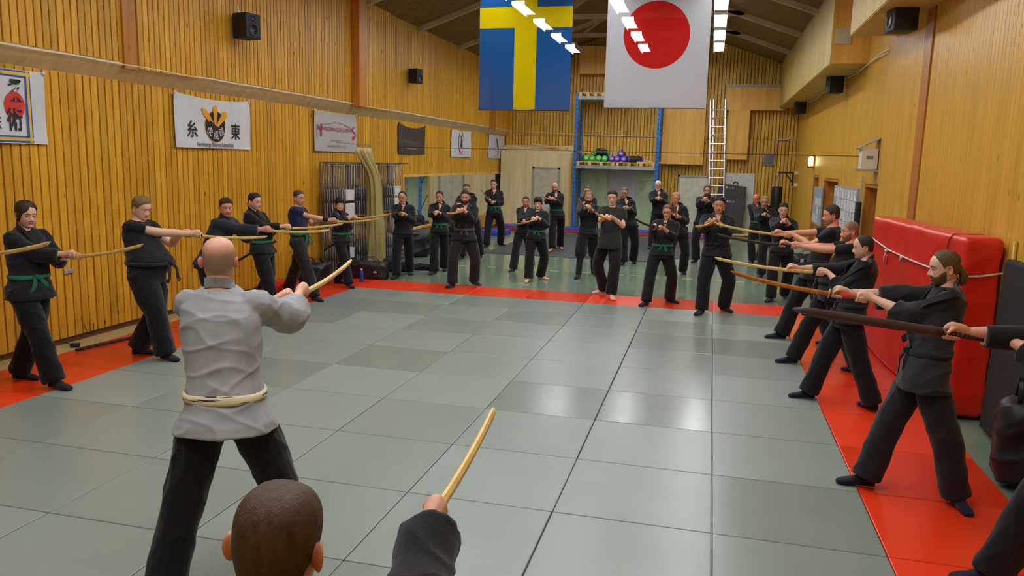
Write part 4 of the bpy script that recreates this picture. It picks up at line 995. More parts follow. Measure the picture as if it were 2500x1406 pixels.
    for s in (0, 1):
        dn = ANK[s]-KN[s]; hem = ANK[s]+np.array((0, 0, -.015*k)); q = leg
        if legpad:
            limb(pb, [HJ[s]+Uv*.02*k, HJ[s]*.5+KN[s]*.5, KN[s]-Uv*.0, KN[s]*.8+hem*.2, KN[s]*.65+hem*.35, hem], np.array([.115, .125, .125, .11, .068, .062])*k, 16, sub=4)
        else:
            limb(pb, [HJ[s]+Uv*.02*k, HJ[s]*.5+KN[s]*.5, KN[s], KN[s]*.5+hem*.5, hem], np.array([.112*w*q, .112*w*q, .099*q, .098*q, .1*q])*k, 16, sub=4)
    V, Nn, F_ = remesh(pb, lodv, 3); V = folds(V, Nn, (.008 if not legpad else .004)*k, 3.6, seed=sum(map(ord, key)) % 11+1, crease=(1.5, 1.5, .8))
    if True:      # tucked in under the upper garment
        hz_ = ch(t_lo if wear == 'gi' else -.20 if belt is None else .3)[2]; V = V-Nn*(.026*k*np.clip((V[:, 2]-hz_)/(.06*k), 0, 1))[:, None]
    V[:, 2] = np.maximum(V[:, 2], z0+.006)
    m_ = MB(); m_.add(V, F_); m_.build('trousers', pants_m, root, smooth=True)
    # ---------------- feet
    if foot != 'bare':
        fm = foot_m or SOCK
        for s in (0, 1):
            fb = MB(); td = toes[s] if toes else (math.cos(face_a+(.35 if s == 0 else -.35)), math.sin(face_a+(.35 if s == 0 else -.35)))
            if not hasattr(td, '__len__'): td = (math.cos(math.radians(td)), math.sin(math.radians(td)))
            open_foot(fb, ANK[s], td, S, z0+.003); V, Nn, F_ = remesh(fb, .008 if lod < 2 else .012, 2); V[:, 2] = np.maximum(V[:, 2], z0+.003)
            m_ = MB(); m_.add(V, F_); m_.build('sock', fm, root, smooth=True)
    # ---------------- belt
    if belt is not None:
        m_ = MB(); R_ = []; bw = .042*k
        c, X, Y = tor(bt, pad+.012*k); up_ = nrm(neck-pel)
        aa = np.linspace(0, 2*math.pi, 40, endpoint=False); p_ = 2/2.3
        ring = [c+X*(np.sign(math.cos(a))*abs(math.cos(a))**p_)+Y*(np.sign(math.sin(a))*abs(math.sin(a))**p_) for a in aa]
        for o1, sc1 in ((-.5, .95), (-.5, 1.0), (-.2, 1.03), (.2, 1.03), (.5, 1.0), (.5, .95)):
            R_.append([c+(q-c)*sc1+up_*o1*bw*(1+.15*math.sin(3*a)) for q, a in zip(ring, aa)])
        m_.rings(R_, 0, cap=False); bo = m_.build('belt', belt, root, smooth=True)
        if belt_ends:
            kc = c+Y*1.05+Rs*.02*k*belt_side
            mm = MB(); mm.rbox(kc, (.055*k, .05*k, .045*k), .015, rot=np.stack([Rs, Fs, Uv], 1)); mm.build('knot', belt, bo, smooth=True)
            for s in (-1, 1):
                ln = .2*k; q = [kc+Rs*s*.02*k, kc+Rs*s*.06*k-Uv*ln*.35+Fs*.03*k, kc+Rs*s*(.085+.02*belt_side)*k-Uv*ln*.72+Fs*.03*k, kc+Rs*s*.10*k-Uv*ln+Fs*.025*k]
                mm = MB(); flat_strip(mm, q, [Fs+Uv*.1]*4, bw*.9, .008*k); mm.build('belt_end', belt, bo)
    PEOPLE[key] = dict(root=root, hand=hand_info, k=k, S=S, pel=pel, neck=neck, HC=HC, Rv=Rv, Fv=Fv, Rs=Rs, Fs=Fs, tor=tor, ch=ch, G=G, z0=z0, SHO=SHO, elb=elb, wr=wr)
    if hand_info is not None and sword: make_sword(key, sword)
    return root

# ------------------------------------------------------------------ swords
BK_PALE = wood('sword_pale_oak', (196, 160, 84), (218, 188, 118), rough=.4, knots=False, grain=1.5, rnd=.05); BK_RED = wood('sword_red_oak', (150, 84, 26), (190, 116, 44), rough=.3, knots=False, grain=1.5, rnd=0)
BK_BLACK = mat('sword_black', (34, 33, 36), .4); BK_MID = wood('sword_oak', (170, 126, 58), (198, 156, 84), rough=.4, knots=False, grain=1.5, rnd=.05)
GUARD = mat('guard_leather', (168, 120, 52), .5); GUARDB = mat('guard_black', (24, 22, 20), .5)
SWORDLAB = {}
def sword_geo(P0, A, upv, Lf, Lb, curve, mw, mgrip, mguard, name, label, w=.0135, h=.0165, guard=True, grip_len=.25, collar=None, group=None, tipcut=True):
    """curved wooden sword: P0 at the guard, A towards the tip"""
    A = nrm(A); up = nrm(upv-A*np.dot(upv, A)); sd = np.cross(A, up)
    root = thing(name, label, 'sword', P0-A*Lb, group)
    def sec(t, w_, h_, dz=0.):
        L_ = Lf+Lb; q = (t+Lb)/L_; c = P0+A*t+up*(curve*(4*(q-.5)**2-.55)+dz)
        return [c+sd*x*w_+up*y*h_ for x, y in ((.35, 1), (1, .45), (1, -.35), (.45, -1), (-.45, -1), (-1, -.35), (-1, .45), (-.35, 1))]
    m_ = MB(); ts = np.linspace(.0, Lf-.045, 14); R_ = [sec(t, w*(1-.12*t/Lf), h*(1-.12*t/Lf)) for t in ts]
    if tipcut: R_ += [sec(Lf-.02, w*.82, h*.6, h*.18), sec(Lf, w*.5, h*.15, h*.55)]
    m_.rings(R_); m_.build('blade', mw, root)
    m_ = MB(); R_ = [sec(t, w*1.12, h*1.08) for t in np.linspace(-Lb, .0, 7)]; m_.rings(R_); m_.build('hilt', mgrip, root)
    if guard:
        m_ = MB(); c = np.mean(sec(.0, w, h), 0); m_.lathe([(.012, -.004), (.033, -.0045), (.036, -.001), (.036, .001), (.033, .0045), (.012, .004)], c+A*.006, 20, axis=A); m_.build('guard', mguard, root, smooth=True)
    if collar is not None:
        m_ = MB(); m_.tube([np.mean(sec(a, w, h), 0) for a in (-.13, -.07)], (.022), 12); m_.build('tape', collar, root)
    return root
def make_sword(key, kind):
    p = PEOPLE[key]; Hd, A, pom = p['hand']; k = p['k']; up = np.array((0, 0, 1.))
    gp = Hd+A*.055*k; lb = .055*k+np.linalg.norm(Hd-pom)+.06*k; lf = .74*k
    pal = dict(bokken=(BK_PALE, BK_PALE, GUARD), mid=(BK_MID, BK_MID, GUARDB), black=(BK_BLACK, BK_BLACK, GUARDB), red=(BK_RED, BK_RED, GUARD), palegrip=(BK_PALE, BK_BLACK, GUARDB))[kind.split('_')[0]]
    lab = SWORDLAB.get(key, 'wooden practice sword')
    r = sword_geo(gp, A, up, lf, lb, .030*k, pal[0], pal[1], pal[2], 'wooden_sword', lab, guard='ng' not in kind, collar=mat('red_tape', (214, 40, 30), .5) if 'tape' in kind else None, w=.0125, h=.0165)
    p['sword'] = r
# ------------------------------------------------------------------ things along the back wall
def bp(px, py, y=YB-.03): return on(px, py, 1, y)
STEEL = MATS['steel']; ALU = mat('aluminium', (196, 198, 202), .35, metal=.85, var=.05); BLUES = mat('rack_blue', (40, 108, 178), .45); GREYS = mat('rack_grey', (150, 150, 150), .45)
DOORG = mat('door_grey_green', (168, 176, 156), .5); PALEG = mat('wall_pale_green', (176, 198, 160), .55); GREYD = mat('door_grey', (182, 184, 188), .5); WHITEP = mat('white_board', (206, 208, 204), .5)
# plywood booth
a, b_ = floor_at(1241, 549, ZF), floor_at(1396, 557, ZF); x0, x1, yf = XL+.08, b_[0], 21.55
t = thing('storage_booth', 'pale plywood booth with a grey-green door in the corner', 'booth', ((x0+x1)/2, 22, ZF)); W = x1-x0
zt = on(1300, 372, 1, yf)[2]; zt2 = on(1300, 355, 1, 22.2)[2]
for i, (u, v) in enumerate(((0, .36), (.36, .46), (.84, 1.0))): MB().bbox((x0+W*u+.003, yf, ZF), (x0+W*v-.003, yf+.02, zt)).build('panel', PLYB, t)
MB().bbox((x0+W*.46, yf, 2.02), (x0+W*.84, yf+.02, zt)).build('panel', PLYB, t)
MB().bbox((x1-.02, yf, ZF), (x1, YB-.05, zt)).build('side_panel', PLYB, t)
mb = MB(); mb.prism([(yf, zt), (yf+.5, zt2), (YB-.05, zt2), (YB-.05, zt-.02), (yf+.02, zt-.02)], x0, x1, 0, lambda u, v, q: (q, u, v)); mb.build('roof', PLYB, t)
d = MB().bbox((x0+W*.48, yf-.01, ZF), (x0+W*.82, yf+.01, 1.98)).build('door', mat('door_warm_grey', (188, 182, 158), .5), t)
mb = MB(); q = MB().tube([(x0+W*.79, yf-.01, 1.0), (x0+W*.79, yf-.06, 1.0), (x0+W*.75, yf-.06, 1.0)], .012, 8); q.build('handle', STEEL, d)
for lo, hi in (((x0+W*.455, yf-.02, ZF), (x0+W*.485, yf+.0, 2.04)), ((x0+W*.815, yf-.02, ZF), (x0+W*.845, yf, 2.04)), ((x0+W*.455, yf-.02, 1.98), (x0+W*.845, yf, 2.04))): MB().bbox(lo, hi).build('door_frame', mat('frame_sage', (150, 156, 134), .5), t)
MB().bbox((x1-.06, yf-.015, ZF), (x1-.0, yf+.01, zt)).build('corner_trim', PLY, t)
# steel pallet rack
yr = 21.2; xl = on(1403, 400, 1, yr)[0]; xr_ = on(1603, 400, 1, yr)[0]; zt = on(1403, 236, 1, yr)[2]; zs = on(1500, 408, 1, yr)[2]
t = thing('pallet_rack', 'tall pallet rack with blue uprights and grey beams', 'rack', ((xl+xr_)/2, yr+.5, ZF))
for x in (xl, xr_):
    for y in (yr, yr+1.05):
        u = MB().bbox((x-.05, y-.04, ZF), (x+.05, y+.04, zt+.1)).build('upright', BLUES, t)
        mb = MB()
        for z in np.arange(.2, zt, .15): mb.box((x, y-.041, z), (.03, .004, .05))
        mb.build('slot_row', mat('slot_dark', (20, 50, 92), .6), u)['kind'] = 'stuff'
    for z in np.arange(.4, zt-.3, .9): MB().tube([(x, yr+.04, z), (x, yr+1.0, z+.7)], .02, 6).build('brace', BLUES, t)
for z in (zs, zt-.02):
    for y in (yr, yr+1.05): MB().bbox((xl+.05, y-.03, z-.07), (xr_-.05, y+.03, z+.04)).build('beam', GREYS, t)
RW = wood('raw_pine', (196, 164, 100), (222, 194, 136), rough=.7, knots=False, rnd=.08, axis=0)
for z, xs in ((zs+.04, (xl+.06, xr_-.06)), (zt+.02, (xl+.06, xr_-.9))):
    n = 2; L_ = (xs[1]-xs[0]-.04)/n
    for i in range(n):
        xa_ = xs[0]+i*(L_+.04); xb_ = xa_+L_
        p = thing('wooden_pallet', 'raw pine pallet lying on the %s of the blue rack, %s' % ('lower beams' if z < 3 else 'top beams', 'booth side' if i == 0 else 'ladder side'), 'pallet', ((xa_+xb_)/2, yr+.5, z))
        for x in np.linspace(xa_+.05, xb_-.05, 4): MB().bbox((x-.045, yr+.0, z+.005), (x+.045, yr+1.1, z+.10)).build('bearer', RW, p)
        for y in np.linspace(yr+.06, yr+1.04, 6): MB().bbox((xa_, y-.05, z+.10), (xb_, y+.05, z+.122)).build('deck_board', RW, p)
deck = zs+.165
# filled training bags on the deck
BAGB = mat('bag_black', (26, 26, 28), .5, bump=.1); GRN = mat('bag_green', (38, 176, 48), .45); PUR = mat('bag_purple', (88, 50, 186), .45); LBL = mat('bag_label', (196, 196, 206), .5)
def power_bag(c, ax, m, label, r=.105, L_=.5, numb=None):
    c = np.array(c); ax = nrm(ax); t = thing('power_bag', label, 'bag', c-np.array((0, 0, r)))
    MB().lathe([(r*.9, -L_/2+.03), (r*.99, -L_/2+.06), (r, 0), (r*.99, L_/2-.06), (r*.9, L_/2-.03)], c, 20, axis=ax).build('body', BAGB, t, smooth=True)
    for s in (-1, 1):
        e = MB().lathe([(r*.92, L_/2-.05), (r*1.0, L_/2-.03), (r*.98, L_/2), (r*.7, L_/2+.012), (.01, L_/2+.016)], c, 20, axis=ax*s).build('end_cap', m, t, smooth=True)
        up = np.array((0, 0, 1.)) if abs(ax[2]) < .9 else np.array((1., 0, 0)); sd = nrm(np.cross(ax*s, up))
        if s*ax[1] < 0 or abs(ax[1]) < .3:
            mb = MB(); mb.box(c+ax*s*(L_/2+.019), (.1, .004, .06), rot=np.stack([sd, ax*s, up], 1)); mb.build('label_patch', LBL, e)
    mb = MB(); mb.tube([c+ax*-.12+np.array((0, 0, r)), c+ax*-.06+np.array((0, 0, r+.04)), c+ax*.06+np.array((0, 0, r+.04)), c+ax*.12+np.array((0, 0, r))], .012, 6); mb.build('strap', BAGB, t, smooth=True)
ya = yr+.36
for px, ang, dz, m, lab, dy in ((1429, 15, 0, GRN, 'green-capped weight bag at the booth end of the rack row', 0), (1445, 8, 0, GRN, 'green-capped weight bag second along the rack row', .02), (1463, 0, 0, GRN, 'green-capped weight bag third along the rack row', 0), (1478.5, 0, 0, GRN, 'green-capped weight bag beside the purple ones', -.05),
    (1494.5, 3, 0, PUR, 'purple-capped weight bag beside the green ones', -.03), (1508.5, 0, 0, PUR, 'purple-capped weight bag under the stacked purple one', -.05), (1525, -4, 0, PUR, 'purple-capped weight bag propping the stacked purple one', 0), (1517, 0, .175, PUR, 'purple-capped weight bag lying on top of two purple ones', .0)):
    q = on(px, 394, 1, ya); power_bag((q[0], ya+dy, deck+.105+dz), (math.sin(math.radians(ang)), -math.cos(math.radians(ang)), 0), m, lab)
q = on(1469, 376, 1, ya); power_bag((q[0], ya, deck+.105+.19), (1, .12, 0), GRN, 'green-capped weight bag lying crosswise on the green ones', L_=.47)
q = on(1461, 368, 1, ya+.3); power_bag((q[0], ya+.32, deck+.105+.19), (.5, -.8, .1), GRN, 'green-capped weight bag half hidden behind the crosswise one')
q = on(1550, 394, 1, ya); power_bag((q[0], ya+.05, deck+.105), (-.9, -.42, 0), PUR, 'purple-capped weight bag lying slantwise at the ladder end')
# long poles and planks
t = thing('pole_bundle', 'bundle of long pale poles tied with dark bands on the booth roof', 'poles', (-5, 21.9, 2.6)); P0, P1 = on(1300, 352, 1, 21.7), on(1592, 396, 1, 21.95); P1[2] = max(P1[2], deck+.02)
for k in range(3):
    o_ = np.array((0, .035*k, .018*(k == 1))); MB().tube([P0+o_+(P1-P0)*.0, P0+o_+(P1-P0)*.5+np.array((0, 0, -.02)), P1+o_], .02, 8).build('pole', RW, t)
for u in np.linspace(.08, .92, 9): MB().tube([P0+(P1-P0)*(u-.006)+np.array((0, .035, .0)), P0+(P1-P0)*(u+.006)+np.array((0, .035, .0))], .052, 10, flat=.5).build('tie', DARK, t)
q0, q1 = on(1555, 401, 1, 21.5), on(1672, 404, 1, 21.5)
tag(MB().bbox((q0[0], 21.45, deck), (q1[0], 21.6, deck+.03)).build('plank', RW), 'single pale plank jutting out of the blue rack', 'plank')
# wall linings behind the rack
for i, (pa, pb_, m, nm) in enumerate(((1413, 1481, PALEG, 'trim_30'), (1551, 1603, PALEG, 'trim_31'))):
    struct(MB().bbox((bp(pa, 500)[0], YB-.09, ZF), (bp(pb_, 500)[0], YB-.03, 2.02)).build(nm, m))
t = thing('door_4', None, None, (bp(1515, 500)[0], YB-.06, ZF)); struct(t)
MB().bbox((bp(1483, 500)[0], YB-.09, ZF), (bp(1549, 500)[0], YB-.04, 2.0)).build('leaf', GREYD, t); q = bp(1543, 490); MB().tube([(q[0], YB-.09, 1.0), (q[0], YB-.15, 1.0), (q[0]-.12, YB-.15, 1.0)], .012, 8).build('handle', STEEL, t)
for pa, pb_ in ((1481, 1484), (1548, 1551)): MB().bbox((bp(pa, 500)[0], YB-.11, ZF), (bp(pb_, 500)[0]+.02, YB-.04, 2.04)).build('frame', DOORG, t)
# boxed-in plywood cupboards and ducts on the wall
def wallbox(px0, px1, py0, py1, dep, lab, name='wall_cupboard'):
    a = bp(px0, py1, YB-dep); b_ = bp(px1, py0, YB-dep); t = thing(name, lab, 'cupboard', ((a[0]+b_[0])/2, YB-dep/2, a[2]))
    MB().bbox((a[0], YB-dep, a[2]), (b_[0], YB-dep+.02, b_[2])).build('front_panel', PLY, t)
    MB().bbox((a[0], YB-dep+.02, a[2]), (a[0]+.02, YB-.03, b_[2])).build('side_panel', PLY, t); MB().bbox((b_[0]-.02, YB-dep+.02, a[2]), (b_[0], YB-.03, b_[2])).build('side_panel', PLY, t)
    MB().bbox((a[0]+.02, YB-dep+.02, a[2]), (b_[0]-.02, YB-.03, a[2]+.02)).build('bottom_panel', PLY, t); MB().bbox((a[0]+.02, YB-dep+.02, b_[2]-.02), (b_[0]-.02, YB-.03, b_[2])).build('top_panel', PLY, t)
    return t
wallbox(1415, 1500, 112, 180, .5, 'plywood box high on the back wall between the flags'); wallbox(1613, 1728, 200, 400, .4, 'large plywood box on the back wall beside the ladder')
a = wallbox(1772, 1832, 268, 389, .4, 'tall plywood box on the back wall between ladder and vent'); wallbox(1772, 1922, 213, 268, .4, 'long plywood duct box meeting the right corner')
a = bp(1776, 206, YB-.4); b_ = bp(1905, 213, YB-.4); tag(MB().bbox((a[0], YB-.42, b_[2]), (b_[0], YB-.03, a[2])).build('metal_cap', GREYS), 'grey metal cap along the top of the duct box', 'cap')
# pipes
def pipe(pts, r, lab, m=ALU):
    mb = MB(); mb.tube(pts, r, 8); tag(mb.build('pipe', m, smooth=True), lab, 'pipe')
a, b_ = bp(1721, 268, YB-.12), bp(1716, 366, YB-.12); pipe([a, (a+b_)/2, b_, b_+np.array((.05, .02, -.05))], .025, 'grey pipe running down beside the plywood box')
pipe([bp(1896, 372, YB-.1), bp(1897, 344, YB-.1), bp(1900, 341, YB-.1), bp(1922, 341, YB-.1), bp(1927, 338, YB-.1), bp(1927, 333, YB-.1)], .025, 'bent grey pipe above the square vent')
# ladder
t = thing('ladder', 'tall aluminium ladder leaning on the back wall', 'ladder', (bp(1752, 560)[0], YB-.8, ZF))
def lad(px, py, s=0.):
    q = on(px, py, 1, YB-.3); u = np.clip((4.4-q[2])/4.4, 0, 1); return on(px, py, 1, YB-.48-.5*u-s)
for pa, pb_, s in ((1735.5, 1731, 0), (1743, 1739, -.08), (1772.5, 1767, 0)):
    p0, p1 = lad(pa, 243, s), lad(pb_, 500, s); d = (p1-p0)/(p0[2]-p1[2]); p1 = p0+d*(p0[2]-ZF)
    MB().tube([p0, p1], np.array([(.035, .018)]*2), 4).build('rail', ALU, t)
p0, p1 = lad(1735.5, 243), lad(1731, 500); q0, q1 = lad(1772.5, 243), lad(1767, 500)
for z in np.arange(ZF+.25, p0[2]-.05, .272):
    u = (p0[2]-z)/(p0[2]-p1[2]); MB().tube([p0+(p1-p0)*u, q0+(q1-q0)*u], .019, 8).build('rung', ALU, t)
# pale door panel, target board, folded mats
a = bp(1657, 427, YB-.06); b_ = bp(1731, 427, YB-.06); t = thing('door_5', None, None, ((a[0]+b_[0])/2, YB-.06, ZF)); struct(t)
MB().bbox((a[0]+.05, YB-.09, ZF), (b_[0]-.05, YB-.04, a[2]-.06)).build('leaf', mat('door_cream', (206, 204, 184), .5), t)
for lo, hi in (((a[0], YB-.11, ZF), (a[0]+.05, YB-.03, a[2])), ((b_[0]-.05, YB-.11, ZF), (b_[0], YB-.03, a[2])), ((a[0], YB-.11, a[2]-.06), (b_[0], YB-.03, a[2]))): MB().bbox(lo, hi).build('frame', DOORG, t)
a = bp(1768, 422, YB-.08); b_ = bp(1833, 560, YB-.08); t = thing('target_board', 'white board with a painted dark-haired head behind the folded mats', 'board', ((a[0]+b_[0])/2, YB-.08, ZF))
MB().bbox((a[0], YB-.1, ZF+.0), (b_[0], YB-.06, a[2])).build('panel', WHITEP, t)
c = bp(1796, 450, YB-.101); fn2 = lambda u, v, w=0.: (c[0]+u, YB-.102-w, c[2]+v)
def flatpoly(nm, pts, m, w, par): mb = MB(); v = [fn2(a_, b2, w) for a_, b2 in pts]; mb.add(v, [tuple(range(len(v)))]); mb.build(nm, m, par)
flatpoly('painted_hair', ell(0, .015, .088, .085, 24), INK, .002, t); flatpoly('painted_face', ell(0, -.03, .062, .085, 24), mat('paint_skin', (206, 202, 132), .6), .004, t)
FM = mat('folding_mat', (62, 62, 64), .5, bump=.1)
for i, (pc, pw, py, dy, rt_, lab) in enumerate((((1785, 470), 62, 452, .28, -.1, 'grey folding mat leaning behind another one'), ((1788, 505), 58, 486, .45, -.12, 'grey folding mat leaning in front of the target board'))):
    q = on(pc[0], py, 1, YB-dy); wd = pw/F_PX*(YB-dy-CAM[1])*1.02; H_ = q[2]+.02-ZF
    t = thing('folding_mat', lab, 'mat', (q[0], YB-dy, ZF)); R_ = roty(.12) @ rotx(-.05)
    cen = np.array((q[0]-.04, YB-dy-.05, ZF+H_/2+.02)); MB().rbox(cen, (wd, .06, H_-.05), .015, rot=R_).build('pad', FM, t)
    for dz, nm in ((.0, 'logo_disc'),):
        lc = cen+R_ @ np.array((-wd*.2, -.033, H_/2-.13)); MB().lathe([(.012, 0), (.035, 0), (.035, .003), (.012, .003)], lc, 16, axis=R_ @ np.array((0, -1., 0))).build('logo_disc', LBL, t)
    mb = MB(); text_mb(mb, 'KLIF', lambda x, y: tuple(cen+R_ @ np.array((-wd*.03+x, -.034, H_/2-.13+y))), .09, 0); mb.build('lettering', LBL, t)['kind'] = 'stuff'
# vent
a, b_ = bp(1862, 403), bp(1893, 375); t = thing('vent_grille', 'square grey vent grille low under the bent pipe', 'vent', ((a[0]+b_[0])/2, YB-.05, a[2]))
MB().bbox((a[0], YB-.06, a[2]), (b_[0], YB-.03, b_[2])).build('plate', mat('vent_mesh', (96, 98, 98), .6), t)
for lo, hi in (((a[0], a[2]), (b_[0], a[2]+.03)), ((a[0], b_[2]-.03), (b_[0], b_[2])), ((a[0], a[2]), (a[0]+.03, b_[2])), ((b_[0]-.03, a[2]), (b_[0], b_[2]))): MB().bbox((lo[0], YB-.08, lo[1]), (hi[0], YB-.05, hi[1])).build('rim', GREYS, t)
for z in np.linspace(a[2]+.06, b_[2]-.06, 7): MB().box(((a[0]+b_[0])/2, YB-.066, z), (b_[0]-a[0]-.06, .012, .012)).build('slat', GREYS, t)
pipe([bp(1250, 321, YB-.05), bp(1400, 328, YB-.05), bp(1600, 334, YB-.05)], .012, 'thin white cable across the back wall', MATS['white_cable'])
pipe([(XL+.05, 12.6, on(960, 358, 0, XL)[2]), ((XL+XR)/2, 11.3, 2.46), (XR-.05, 10.0, on(2118, 382, 0, XR)[2])], .005, 'thin dark wire stretched across the hall', INK)

# ------------------------------------------------------------------ right wall fittings
def rp(px, py, x=XR-.04): return on(px, py, 0, x)
IRON = mat('bracket_black', (28, 28, 30), .5)
yb_ = 18.9; a = rp(1937, 422, XR-.12)
ybk = a[1]; t = thing('bag_bracket', 'black steel wall bracket on two wooden blocks', 'bracket', (XR-.1, ybk, 1.7))
zt = a[2]; ax_ = on(1899, 421, 1, ybk)[0]
MB().bbox((ax_, ybk-.025, zt-.025), (XR-.1, ybk+.025, zt+.025)).build('arm', IRON, t); MB().bbox((XR-.15, ybk-.025, zt-.4), (XR-.1, ybk+.025, zt)).build('wall_plate', IRON, t)
MB().tube([(ax_+.22, ybk, zt), (XR-.13, ybk, zt-.3)], .022, 6).build('brace', IRON, t)
for z in (zt, zt-.36): MB().bbox((XR-.1, ybk-.3, z-.05), (XR-.0, ybk+.3, z+.05)).build('mounting_block', PLYB, t)
t = thing('punching_bag', 'black cylindrical punching bag hanging from the wall bracket', 'punching bag', (ax_+.03, ybk, .4))
ztop = on(1897, 455, 1, ybk)[2]; r_ = .165; cx = ax_+.02
MB().lathe([(.02, ztop-1.12), (r_*.93, ztop-1.1), (r_, ztop-1.05), (r_*1.01, ztop-.5), (r_, ztop-.06), (r_*.9, ztop-.01), (.03, ztop)], (cx, ybk, 0), 26).build('body', mat('bag_vinyl', (26, 26, 28), .35), t, smooth=True)
for q in range(4):
    an = q*math.pi/2+.5; MB().tube([(cx+r_*.85*math.cos(an), ybk+r_*.85*math.sin(an), ztop-.03), (cx, ybk, zt-.03)], .009, 5).build('strap', GREYS, t)
a = rp(1980, 393, XR-.09); t = thing('wall_lamp', 'lit brass wall lamp above the bulletin boards', 'lamp', (XR-.05, a[1], a[2]-.2))
MB().bbox((XR-.04, a[1]-.09, a[2]-.2), (XR-.0, a[1]+.09, a[2]+.16)).build('backplate', mat('brass', (196, 150, 70), .25, metal=1.), t)
MB().lathe([(.03, -.13), (.06, -.11), (.075, 0), (.05, .1), (.02, .12)], a, 14).build('shade', emit('warm_glow', (1., .82, .5), 9.), t, smooth=True)
MB().lathe([(.085, -.18), (.08, -.13), (.03, -.12)], a, 14).build('drip_cup', MATS['brass'], t, smooth=True)
PAP = mat('paper', (214, 214, 214), .6, rnd=.06); NB = mat('notice_board', (150, 156, 164), .6)
def notice(px0, px1, py0, py1, lab, sheets, seed):
    p, q = rp(px0, py0), rp(px1, py1); y_hi, y_lo, z1, z0 = p[1], q[1], p[2], q[2]; z0 = min(z0, z1-.9)
    t = thing('notice_board', lab, 'notice board', (XR-.03, (y_hi+y_lo)/2, z0)); MB().bbox((XR-.055, y_lo, z0), (XR-.02, y_hi, z1)).build('panel', NB, t)
    r2 = random.Random(seed); nc = max(2, int((y_hi-y_lo)/.34)); nr = 4; w = (y_hi-y_lo-.04)/nc; h = (z1-z0-.06)/nr
    for i in range(nc):
        for j in range(nr):
            if r2.random() > sheets: continue
            yy = y_lo+.02+w*(i+.5); zz = z0+.03+h*(j+.5); s = MB().box((XR-.058-.002*r2.random(), yy, zz), (.002, w*r2.uniform(.7, .92), h*r2.uniform(.75, .98)), rot=rotx(r2.uniform(-.04, .04))).build('paper_sheet', PAP, t)
            mb = MB()
            for k in range(r2.randint(3, 6)): mb.box((XR-.0612, yy+r2.uniform(-.02, .02), zz+h*(.32-.11*k)), (.001, w*r2.uniform(.3, .6), h*.025))
            mb.build('print_lines', PGREY, s)['kind'] = 'stuff'
notice(2040, 2087, 452, 560, 'wide notice board covered in white paper sheets', .93, 1); notice(1990, 2002, 455, 545, 'narrow notice board between two door openings', .6, 2)
a = rp(2121, 388, XR-.14); t = thing('wall_cabinet', 'small white cabinet under a tilted lid on the right wall', 'cabinet', (XR-.14, a[1], a[2]-.22))
MB().bbox((XR-.27, a[1]-.14, a[2]-.16), (XR-.03, a[1]+.14, a[2]+.16)).build('case', mat('cabinet_white', (214, 210, 196), .5), t)
MB().box((XR-.16, a[1], a[2]+.25), (.36, .34, .02), rot=roty(-.5)).build('lid', GREYS, t); MB().bbox((XR-.34, a[1]-.18, a[2]-.2), (XR-.02, a[1]+.18, a[2]-.17)).build('shelf', GREYS, t)
MB().box((XR-.15, a[1]-.142, a[2]+.02), (.1, .003, .05)).build('label_plate', PGREY, t)
a = rp(2108, 415); tag(MB().bbox((XR-.06, a[1]-.02, .3), (XR-.02, a[1]+.02, a[2]-.1)).build('cable_trunking', mat('trunking', (196, 176, 136), .6)), 'pale cable trunking running down from the white cabinet', 'trunking')
a = rp(2098, 492, XR-.09); tag(MB().rbox((XR-.1, a[1], a[2]/2+ZF/2), (.09, .16, a[2]-ZF), .03).build('rolled_mat', BK_ROLL if 'BK_ROLL' in globals() else mat('rolled_black', (22, 22, 24), .6)), 'thin black rolled mat standing beside the notice board', 'mat')

# red crash mat with its rope
CR = mat('crash_vinyl', (208, 38, 24), .36, var=.08, scale=3, bump=.12, bscale=5)
A_, B_ = np.array((1.86, 5.98, 0.)), np.array((2.07, 3.02, 0.)); ln = np.linalg.norm(B_-A_); dv = (B_-A_)/ln; nv = np.array((-dv[1], dv[0], 0)); nv = nv if nv[0] > 0 else -nv; TH, HT = .34, 1.66
t = thing('crash_mat', 'thick red vinyl crash mat standing on edge by the wall', 'crash mat', (A_+B_)/2+nv*TH/2)
mb = MB(); mb.rbox((A_+B_)/2+nv*TH/2+np.array((0, 0, HT/2)), (ln, TH, HT), .05, rot=np.stack([dv, nv, (0, 0, 1)], 1), seg=4); V, Nn, F_ = remesh(mb, .022, 2)
V = folds(V, Nn, .010, 1.3, 3., (1, 1, 1.5)); V[:, 2] = np.maximum(V[:, 2], .004)
V[:, 0] += .03*np.clip(1-V[:, 2]/.5, 0, 1)**2*np.sin(V[:, 1]*3)*-1
mb = MB(); mb.add(V, F_); mb.build('cover', CR, t, smooth=True)
mb = MB(); s_ = B_-dv*.34
for p in (s_, ): mb.tube([p-nv*.012+np.array((0, 0, z)) for z in np.linspace(.05, HT-.05, 20)]+[p+nv*d_+np.array((0, 0, HT-.003)) for d_ in np.linspace(.03, TH-.05, 6)], .009, 6)
mb.build('piping', mat('crash_piping', (150, 16, 14), .4), t, smooth=True)
ROPE = mat('rope_white', (206, 200, 194), .8, bump=.4, bscale=80)
def face_pt(px, py): # on the mat's front face
    d = ray(px, py); q = np.dot(A_-nv*.022-CAM, nv)/np.dot(d, nv); return CAM+d*q
pts = [face_pt(2127, 580)+dv*.02, face_pt(2168, 609), face_pt(2212, 630), face_pt(2256, 648), face_pt(2300, 664), face_pt(2345, 673)]
e = B_+dv*.012; zr = pts[-1][2]; pts += [e-nv*.012+np.array((0, 0, zr-.02)), e+nv*TH*.5+np.array((0, 0, zr-.005)), e+nv*TH+np.array((0, 0, zr+.03))]
t2 = thing('rope', 'white rope tied round the red crash mat', 'rope', pts[1]); mb = MB(); mb.tube(pts, .009, 8); mb.build('line', ROPE, t2, smooth=True)
